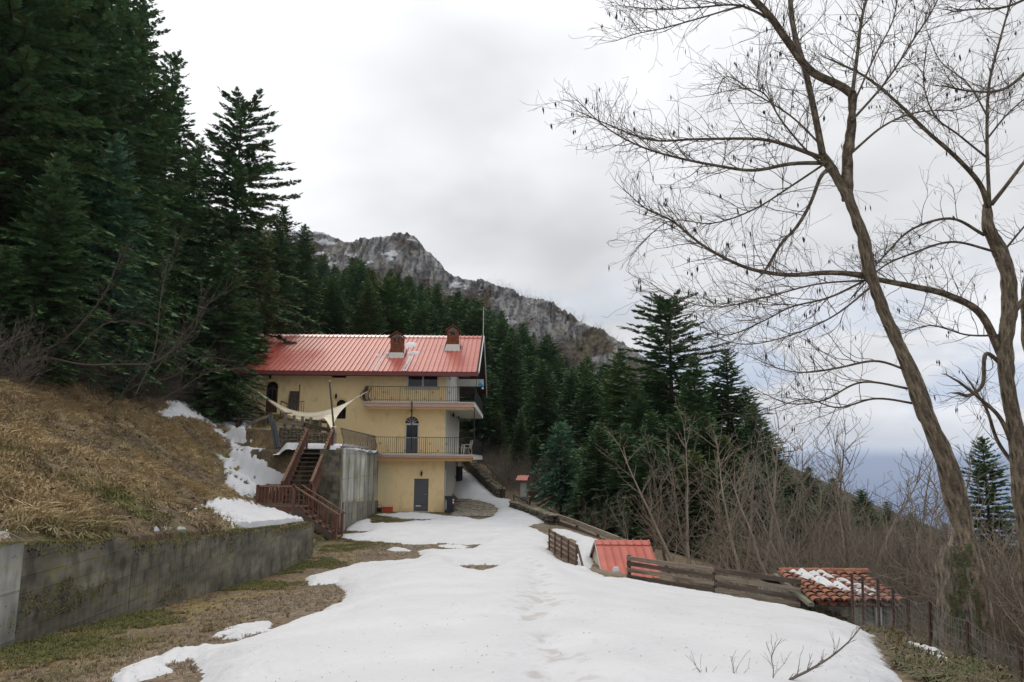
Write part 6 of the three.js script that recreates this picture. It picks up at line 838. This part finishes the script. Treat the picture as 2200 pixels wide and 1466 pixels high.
{
  const S = [sapling(31, 6, 1, 0.12), sapling(32, 6, 2, 0.28), sapling(33, 5.5, 3, 0.4), sapling(34, 6, 1, 0.3)], r = rng(9);
  const where = [[1440, 930, 26], [1478, 870, 25], [1505, 905, 28], [1545, 850, 24], [1575, 905, 29], [1600, 860, 23], [1640, 880, 27], [1672, 930, 22], [1700, 920, 25], [1735, 880, 30], [1760, 940, 21], [1795, 900, 26], [1830, 960, 19], [1862, 900, 28], [1905, 950, 22], [1940, 920, 30], [1975, 980, 18], [2010, 940, 26], [2060, 1000, 20], [2130, 990, 18], [2170, 1040, 15], [1392, 1010, 29], [1350, 1040, 33]], look = ['slim bare young tree', 'bare young tree with two stems', 'bare young tree with several spreading stems', 'crooked bare young tree'], by = ['behind the plank fence', 'above the tiled hut', 'near the red roofed shed', 'past the wire fence'];
  where.forEach(([px, py, d], k) => { const f = S[k % 4], p = P(px, py, d), g = H(p.x, d), s = (p.y - g) / f.h, t = thing('young_bare_tree', look[k % 4] + ' ' + by[px < 1420 ? 2 : px < 1690 ? 0 : px < 1880 ? 1 : 3], 'tree', [p.x, g - 0.1, -d], r() * 6, 'bare young trees on the valley side'); t.scale.setScalar(s); part('stem', f.stem, k % 3 ? M.palewood : M.limb, t); part('twig', f.twig, k % 2 ? M.redtwig : M.greytwig, t, 'stuff'); });
  // brushwood: nobody could count it
  const bush = (seed) => { const q = rng(seed), m = new MB(), o = { step: 0.16, kink: 0.6, lift: 0.03, branch: 0.55, min: 0.004 }; for (let k = 0; k < 16; k++) { const az = q() * 6.28, s = 0.35 + 0.6 * q(); twigs(m, q, V(Math.cos(az) * 0.25, -0.1, Math.sin(az) * 0.25), V(Math.cos(az) * s, 1, Math.sin(az) * s), 1.0 + 0.9 * q(), 0.013, 2, o); } return m.geo(); };
  const B = [bush(41), bush(42)], q = new THREE.Quaternion(), mk = (x, d, s, tilt = 0.15) => new THREE.Matrix4().compose(onG(x, d, -0.05), q.setFromEuler(new THREE.Euler((r() - 0.5) * tilt * 2, r() * 6.28, (r() - 0.5) * tilt * 2)).clone(), V(s * (0.8 + 0.5 * r()), s, s * (0.8 + 0.5 * r())));
  const right = [[], []], left = [[], []], ridge = [[], []];
  for (let k = 0; k < 6000 && right[0].length + right[1].length < 330; k++) { const d = 9 + 40 * Math.pow(r(), 0.8), x = edgeX(d) + 0.9 + Math.pow(r(), 0.85) * (4 + d * 0.75), [px, py] = proj(x, H(x, d) + 1, -d); if (px > 2450 || (px < 1430 && d < 36) || px < 1180) continue; if ((px < 1720 && r() < 0.86) || (d < 15 && r() < 0.75)) continue; if (x > 6.2 && x < 9.6 && d > 15.2 && d < 21) continue; if (Math.hypot(x - 6.6, d - 9.8) < 1.2 || (d < 15 && x < edgeX(d) + 1.8)) continue; right[r() < 0.5 ? 0 : 1].push(mk(x, d, mix(0.6, 1.6, r()) * (d < 14 ? 0.5 : 1) * (px < 1720 ? 0.7 : 1.15))); }
  for (let k = 0; k < 45; k++) { const d = 6 + 9.5 * r(), x = edgeX(d) + 0.7 + 1.0 * r(); right[k % 2].push(mk(x, d, mix(0.14, 0.3, r()), 0.6)); }
  for (let k = 0; k < 400; k++) { const px = mix(-60, 470, r()), p = G(px, tab(px, [[0, 815], [150, 830], [300, 860], [470, 850]]) - 55 * r() + 12); if (p.z > -14 || p.z < -48) continue; left[r() < 0.5 ? 0 : 1].push(mk(p.x - 2.2 * r(), -p.z + 1.5 * r(), mix(0.4, 0.95, r()), 0.5)); }
  for (let k = 0; k < 1000; k++) { const px = mix(660, 1330, r()), top = tab(px, CREST_PX), d = mix(px < 1000 ? 185 : 230, 318, r()), x = P(px, 700, d).x; const y = H(x, d); ridge[r() < 0.5 ? 0 : 1].push(new THREE.Matrix4().compose(V(x, y, -d), q.setFromEuler(new THREE.Euler(0, r() * 6, 0)).clone(), V(3.2, 2.4 + 2 * r(), 3.2))); }
  for (let k = 0; k < 8; k++) left[k % 2].push(mk(mix(-10.4, -9.7, r()), mix(32.8, 33.6, r()), mix(0.2, 0.4, r()), 0.5));
  for (let k = 0; k < 46; k++) { const d = mix(50, 66, r()); right[k % 2].push(mk(tab(d, [[50, 0.4], [54.5, -0.6], [58.5, -1.8], [66, -3.8]]) + 0.6 + 4.5 * r(), d, mix(0.5, 1.2, r()), 0.3)); }
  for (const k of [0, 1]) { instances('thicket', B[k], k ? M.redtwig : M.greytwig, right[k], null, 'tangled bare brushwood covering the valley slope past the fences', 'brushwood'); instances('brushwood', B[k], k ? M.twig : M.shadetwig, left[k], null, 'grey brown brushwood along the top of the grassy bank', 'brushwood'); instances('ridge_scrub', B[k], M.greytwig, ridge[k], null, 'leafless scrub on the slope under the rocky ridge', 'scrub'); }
  // traced bare shrubs on the bank and the twig that reaches in from below
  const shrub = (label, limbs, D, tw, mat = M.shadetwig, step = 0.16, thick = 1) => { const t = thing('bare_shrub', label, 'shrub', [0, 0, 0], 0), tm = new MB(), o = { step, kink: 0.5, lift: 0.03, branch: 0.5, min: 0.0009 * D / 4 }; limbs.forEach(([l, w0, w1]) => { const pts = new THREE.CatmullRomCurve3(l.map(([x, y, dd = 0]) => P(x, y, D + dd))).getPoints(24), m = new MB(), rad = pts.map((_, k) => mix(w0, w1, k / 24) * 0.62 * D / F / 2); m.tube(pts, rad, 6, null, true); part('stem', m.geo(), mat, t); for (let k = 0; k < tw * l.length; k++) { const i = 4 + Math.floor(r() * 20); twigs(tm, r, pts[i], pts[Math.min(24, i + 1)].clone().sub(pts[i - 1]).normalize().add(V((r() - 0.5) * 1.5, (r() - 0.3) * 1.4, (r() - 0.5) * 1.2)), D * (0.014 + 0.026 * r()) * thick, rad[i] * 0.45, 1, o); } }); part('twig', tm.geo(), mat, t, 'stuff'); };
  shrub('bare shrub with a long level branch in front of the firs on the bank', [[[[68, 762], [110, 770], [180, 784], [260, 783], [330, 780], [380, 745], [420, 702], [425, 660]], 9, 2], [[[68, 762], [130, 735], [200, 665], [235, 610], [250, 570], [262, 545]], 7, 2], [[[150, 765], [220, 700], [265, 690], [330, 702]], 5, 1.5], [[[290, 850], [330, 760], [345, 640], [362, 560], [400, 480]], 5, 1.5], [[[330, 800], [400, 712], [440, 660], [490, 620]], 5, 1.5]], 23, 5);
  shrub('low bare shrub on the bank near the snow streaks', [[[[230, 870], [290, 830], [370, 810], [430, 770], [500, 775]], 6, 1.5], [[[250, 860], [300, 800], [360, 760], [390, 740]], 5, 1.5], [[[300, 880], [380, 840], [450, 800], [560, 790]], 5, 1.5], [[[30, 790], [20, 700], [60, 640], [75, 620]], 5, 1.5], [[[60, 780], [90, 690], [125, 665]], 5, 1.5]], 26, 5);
  shrub('dark bare twig rising out of the foreground snow', [[[[1648, 1530], [1690, 1468], [1740, 1440], [1785, 1412], [1825, 1378], [1852, 1345]], 12, 3], [[[1655, 1500], [1662, 1440], [1658, 1410], [1680, 1372]], 4, 1.5], [[[1590, 1530], [1580, 1460], [1570, 1410]], 4, 1.5], [[[1530, 1530], [1515, 1460], [1498, 1435]], 4, 1.5]], 5.2, 3, M.twig, 0.045, 0.75);
  const lg = thing('fallen_branch', 'grey fallen branch lying on the bank below the brushwood', 'branch'), a0 = G(238, 890).add(V(0, 0.08, 0)), a1 = G(300, 942).add(V(0, 0.06, 0)); part('stem', rod(a0, a1, 0.07, 0.045, 8), M.palebark, lg); part('side_twig', rod(a0.clone().lerp(a1, 0.4), a0.clone().lerp(a1, 0.55).add(V(0.2, 0.25, 0.1)), 0.02, 0.01, 5), M.palebark, lg);
}
// ---------------------------------------------------------------- grass, moss, litter
{
  const r = rng(606), tuft = (n, l, lean) => { const m = new MB(), q = rng(n * 7); for (let k = 0; k < n; k++) { const az = q() * 6.28, s = q() * 0.09, bx = Math.cos(az) * s, bz = Math.sin(az) * s, h = l * (0.5 + 0.5 * q()), le = lean * (0.5 + q()), w = 0.006 + 0.004 * q(), dx = Math.cos(az + 0.6) * le * h, dz = Math.sin(az + 0.6) * le * h, px = -Math.sin(az) * w, pz = Math.cos(az) * w, b = m.n; m.v(bx - px, -0.03, bz - pz); m.v(bx + px, -0.03, bz + pz); m.v(bx + dx * 0.4 + px, h * 0.62, bz + dz * 0.4 + pz); m.v(bx + dx * 0.4 - px, h * 0.62, bz + dz * 0.4 - pz); m.v(bx + dx, h * 0.78 - le * h * 0.25, bz + dz); m.f(b, b + 1, b + 2); m.f(b, b + 2, b + 3); m.f(b + 3, b + 2, b + 4); } return m.geo(); };
  const T = [tuft(20, 0.17, 1.8), tuft(22, 0.10, 1.6), tuft(14, 0.16, 0.7)], mt = std({ roughness: 0.9, side: THREE.DoubleSide }), q = new THREE.Quaternion(), sets = [[], [], []], cols = [[], [], []], yset = [], ycol = [];
  const put = (x, d, s, kind, c, down) => { const e = new THREE.Euler((r() - 0.5) * 0.4, r() * 6.28, -down + (r() - 0.5) * 0.5); sets[kind].push(new THREE.Matrix4().compose(onG(x, d), q.setFromEuler(e).clone(), V(s, s * (0.7 + 0.6 * r()), s))); cols[kind].push(new THREE.Color().setRGB(...c)); };
  let n = 0; for (let k = 0; k < 120000 && n < 60000; k++) {
    const d = 7 + 38 * Math.pow(r(), 1.25), t = 0.3 + 11 * r(), x = wallX(d) - t; if (d > 33.5 && x > -13.5) continue; const [px, py] = proj(x, H(x, d), -d); if (px < -120 || px > 760 || py > 1500) continue; if (snowDepth(x, d) > 0.004 || ((snowDepth(x - 0.15, d + 0.25) > 0.02 || snowDepth(x, d + 0.5) > 0.02) && r() < 0.85)) continue;
    const c0 = groundColor(x, d), straw = fbm(x * 0.42, d * 0.42, 63, 3), bare = fbm(x * 0.8 + 3, d * 0.8 + 9, 44, 4); if ((bare > 0.54 && r() < 0.8) || fbm(x * 2.6, d * 2.6, 73, 3) + 0.35 * r() > 0.78) continue; const gn = ss(0.5, 0.62, fbm(x * 0.42 + 7, d * 0.42, 41, 4)) * ss(16, 10, d + t * 0.4 - 4), w = lerp3(lerp3(c0, [0.17, 0.19, 0.05], gn * 0.6), straw > 0.52 ? [0.53, 0.41, 0.23] : [0.37, 0.29, 0.16], 0.35 * (1 - gn)), k2 = 0.7 + 0.6 * r(); put(x, d, (0.6 + 0.8 * r()) * (d > 20 ? 0.75 : 1), straw > 0.57 ? 0 : 1, [w[0] * k2, w[1] * k2, w[2] * k2], -0.55); n++;
  }
  for (let k = 0; k < 60000 && sets[2].length < 16000; k++) { const d = 5 + 42 * Math.pow(r(), 1.5), x = wallX(d) + 0.06 + 9 * r() * r(); if (x > 0) continue; const [px, py] = proj(x, H(x, d), -d); if (px < -60 || py > 1500) continue; if (snowDepth(x, d) > 0.005) continue; const c = groundColor(x, d), g = c[1] - c[0] * 0.85; if (g < -0.03 + r() * 0.05) continue; const k2 = 0.75 + 0.6 * r(); put(x, d, 0.18 + 0.32 * r(), 2, [c[0] * k2 * 1.05, c[1] * k2, c[2] * k2], 0); }
  for (let k = 0; k < 5000; k++) { const d = 4.5 + 13 * r(), x = edgeX(d) + 0.02 + 2.6 * r() * r(); if (snowDepth(x, d) > 0.01) continue; const g = 0.6 + 0.7 * r(), o = r() < 0.35; put(x, d, 0.35 + 0.6 * r(), r() < 0.3 ? 0 : 1, o ? [0.09 * g, 0.10 * g, 0.035 * g] : [0.17 * g, 0.13 * g, 0.08 * g], 0); }
  ['long_grass', 'bank_grass', 'yard_grass'].forEach((nm, k) => instances(nm, T[k], mt, sets[k], cols[k], ['long dry straw coloured grass on the bank and by the wire fence', 'short brown grass on the bank and by the wire fence', 'short green grass on the yard along the wall'][k], 'grass'));
  // moss and creeper on the wall, dead leaves and pebbles on the yard
  const lf = new MB(); for (const [a, b] of [[0, 0], [1.2, 0.6]]) { const i = lf.n; lf.v(0, 0, 0); lf.v(-0.018, -0.02, 0.008 + b * 0.01); lf.v(0, -0.045, 0.012); lf.v(0.018, -0.02, 0.008 - b * 0.01); lf.f(i, i + 1, i + 2); lf.f(i, i + 2, i + 3); } const leafG = lf.geo(), ms = [], mc = [];
  for (let k = 0; k < 60000 && ms.length < 15000; k++) {
    const d = 6.5 + 18.7 * r(), top = wallTop(d) + wallOff(d), edge = r() < 0.42, y = edge ? top + 0.03 - Math.pow(r(), 2.2) * 0.16 : mix(yard(d) - 0.15, top, r()), v = fbm(d * 0.9, y * 1.4, 5, 4); if (!edge && v < 0.645) continue; if (edge && noise(d * 1.3, 3, 7) < 0.22 && r() < 0.8) continue;
    const x = wallX(d) + 0.058 - (edge ? r() * 0.14 : 0); ms.push(new THREE.Matrix4().compose(V(x, y, -d), q.setFromEuler(new THREE.Euler((r() - 0.5) * 0.8, Math.PI / 2 + (r() - 0.5) * 1.4, (r() - 0.5) * 2)).clone(), V(1, 1, 1).multiplyScalar(edge ? 0.5 + r() * 0.5 : 0.3 + r() * 0.35))); const g = r(); mc.push(new THREE.Color().setRGB(mix(0.09, 0.22, g), mix(0.09, 0.165, g), 0.035)); }
  instances('wall_moss', leafG, mt, ms, mc, 'yellow green moss and creeper on the concrete wall', 'moss');
  const dl = [], dc = []; for (let k = 0; k < 6000; k++) { const d = 5 + 30 * Math.pow(r(), 1.6), x = wallX(d) + 0.1 + 7 * r(); if (snowDepth(x, d) > 0) continue; dl.push(new THREE.Matrix4().compose(onG(x, d, 0.012), q.setFromEuler(new THREE.Euler(-Math.PI / 2 + (r() - 0.5) * 0.7, 0, r() * 6)).clone(), V(1, 1, 1).multiplyScalar(0.35 + r() * 0.5))); const g = r(); dc.push(new THREE.Color().setRGB(mix(0.08, 0.3, g), mix(0.05, 0.2, g), mix(0.03, 0.11, g))); } for (let k = 0; k < 9000; k++) { const d = 7 + 30 * Math.pow(r(), 1.3), x = wallX(d) - 0.3 - 10 * r(); if ((d > 33 && x > -13) || snowDepth(x, d) > 0) continue; dl.push(new THREE.Matrix4().compose(onG(x, d, 0.03 + 0.1 * r()), q.setFromEuler(new THREE.Euler(-Math.PI / 2 + (r() - 0.5) * 1.6, 0, r() * 6)).clone(), V(1, 1, 1).multiplyScalar(0.7 + r() * 1.3))); const g = r(), gr = r() < 0.3; dc.push(gr ? new THREE.Color().setRGB(0.09 + 0.1 * g, 0.12 + 0.09 * g, 0.03) : new THREE.Color().setRGB(mix(0.10, 0.38, g), mix(0.06, 0.26, g), mix(0.04, 0.15, g))); } instances('dead_leaves', leafG, mt, dl, dc, 'scattered dead leaves on the muddy yard and the bank', 'leaves');
  const pg = new THREE.IcosahedronGeometry(0.02, 0), ps = [], pc = []; for (let k = 0; k < 9000; k++) { const d = 5 + 42 * Math.pow(r(), 1.3), x = wallX(d) + 0.5 + 8 * r(); if (snowDepth(x, d) > 0) continue; ps.push(new THREE.Matrix4().compose(onG(x, d, 0.004), q.setFromEuler(new THREE.Euler(r() * 6, r() * 6, 0)).clone(), V(0.3 + r() * r() * 1.0, 0.2 + r() * 0.3, 0.3 + r() * r() * 1.0))); const g = 0.17 + 0.16 * r(); pc.push(new THREE.Color().setRGB(g, g * 0.94, g * 0.85)); } instances('gravel', pg, mt, ps, pc, 'loose gravel on the bare part of the yard', 'gravel');
  // weeds by the wire fence
  const ws = [], wc = []; for (let k = 0; k < 5200; k++) { const d = 5.5 + 9 * r(), x = edgeX(d) + 0.05 + 1.3 * r() * r() * (0.5 + r()), hgt = r() * r() * r() * 0.5; if (fbm(x * 1.5, d * 1.5, 8, 3) < 0.5) continue; ws.push(new THREE.Matrix4().compose(onG(x, d, hgt), q.setFromEuler(new THREE.Euler((r() - 0.5) * 2, r() * 6, (r() - 0.5) * 2)).clone(), V(1, 1, 1).multiplyScalar(0.4 + r() * 0.6))); const g = r(); wc.push(new THREE.Color().setRGB(mix(0.06, 0.22, g), mix(0.07, 0.14, g), mix(0.03, 0.06, g))); } instances('weeds', leafG, mt, ws, wc, 'leafy weeds along the foot of the wire fence', 'weeds');
  // fir needles and bark crumbs blown on the snow
  const ns = [], nc = []; for (let k = 0; k < 2600; k++) { const d = 4 + 36 * Math.pow(r(), 1.4), x = mix(-0.5, 0.5, r()) * d, h = snowDepth(x, d); if (h < 0.02 || fbm(x * 0.8, d * 0.8, 3, 3) < 0.42 + 0.2 * r()) continue; ns.push(new THREE.Matrix4().compose(onG(x, d, h + 0.004), q.setFromEuler(new THREE.Euler((r() - 0.5) * 0.5, r() * 6, 0)).clone(), V(0.12 + r() * r() * 0.6, 0.08, 0.08 + 0.12 * r()))); const g = 0.05 + 0.12 * r(); nc.push(new THREE.Color().setRGB(g, g * 0.8, g * 0.6)); } instances('snow_litter', pg, mt, ns, nc, 'fine dark litter scattered on the old snow', 'litter');
}
renderer.render(scene, camera);
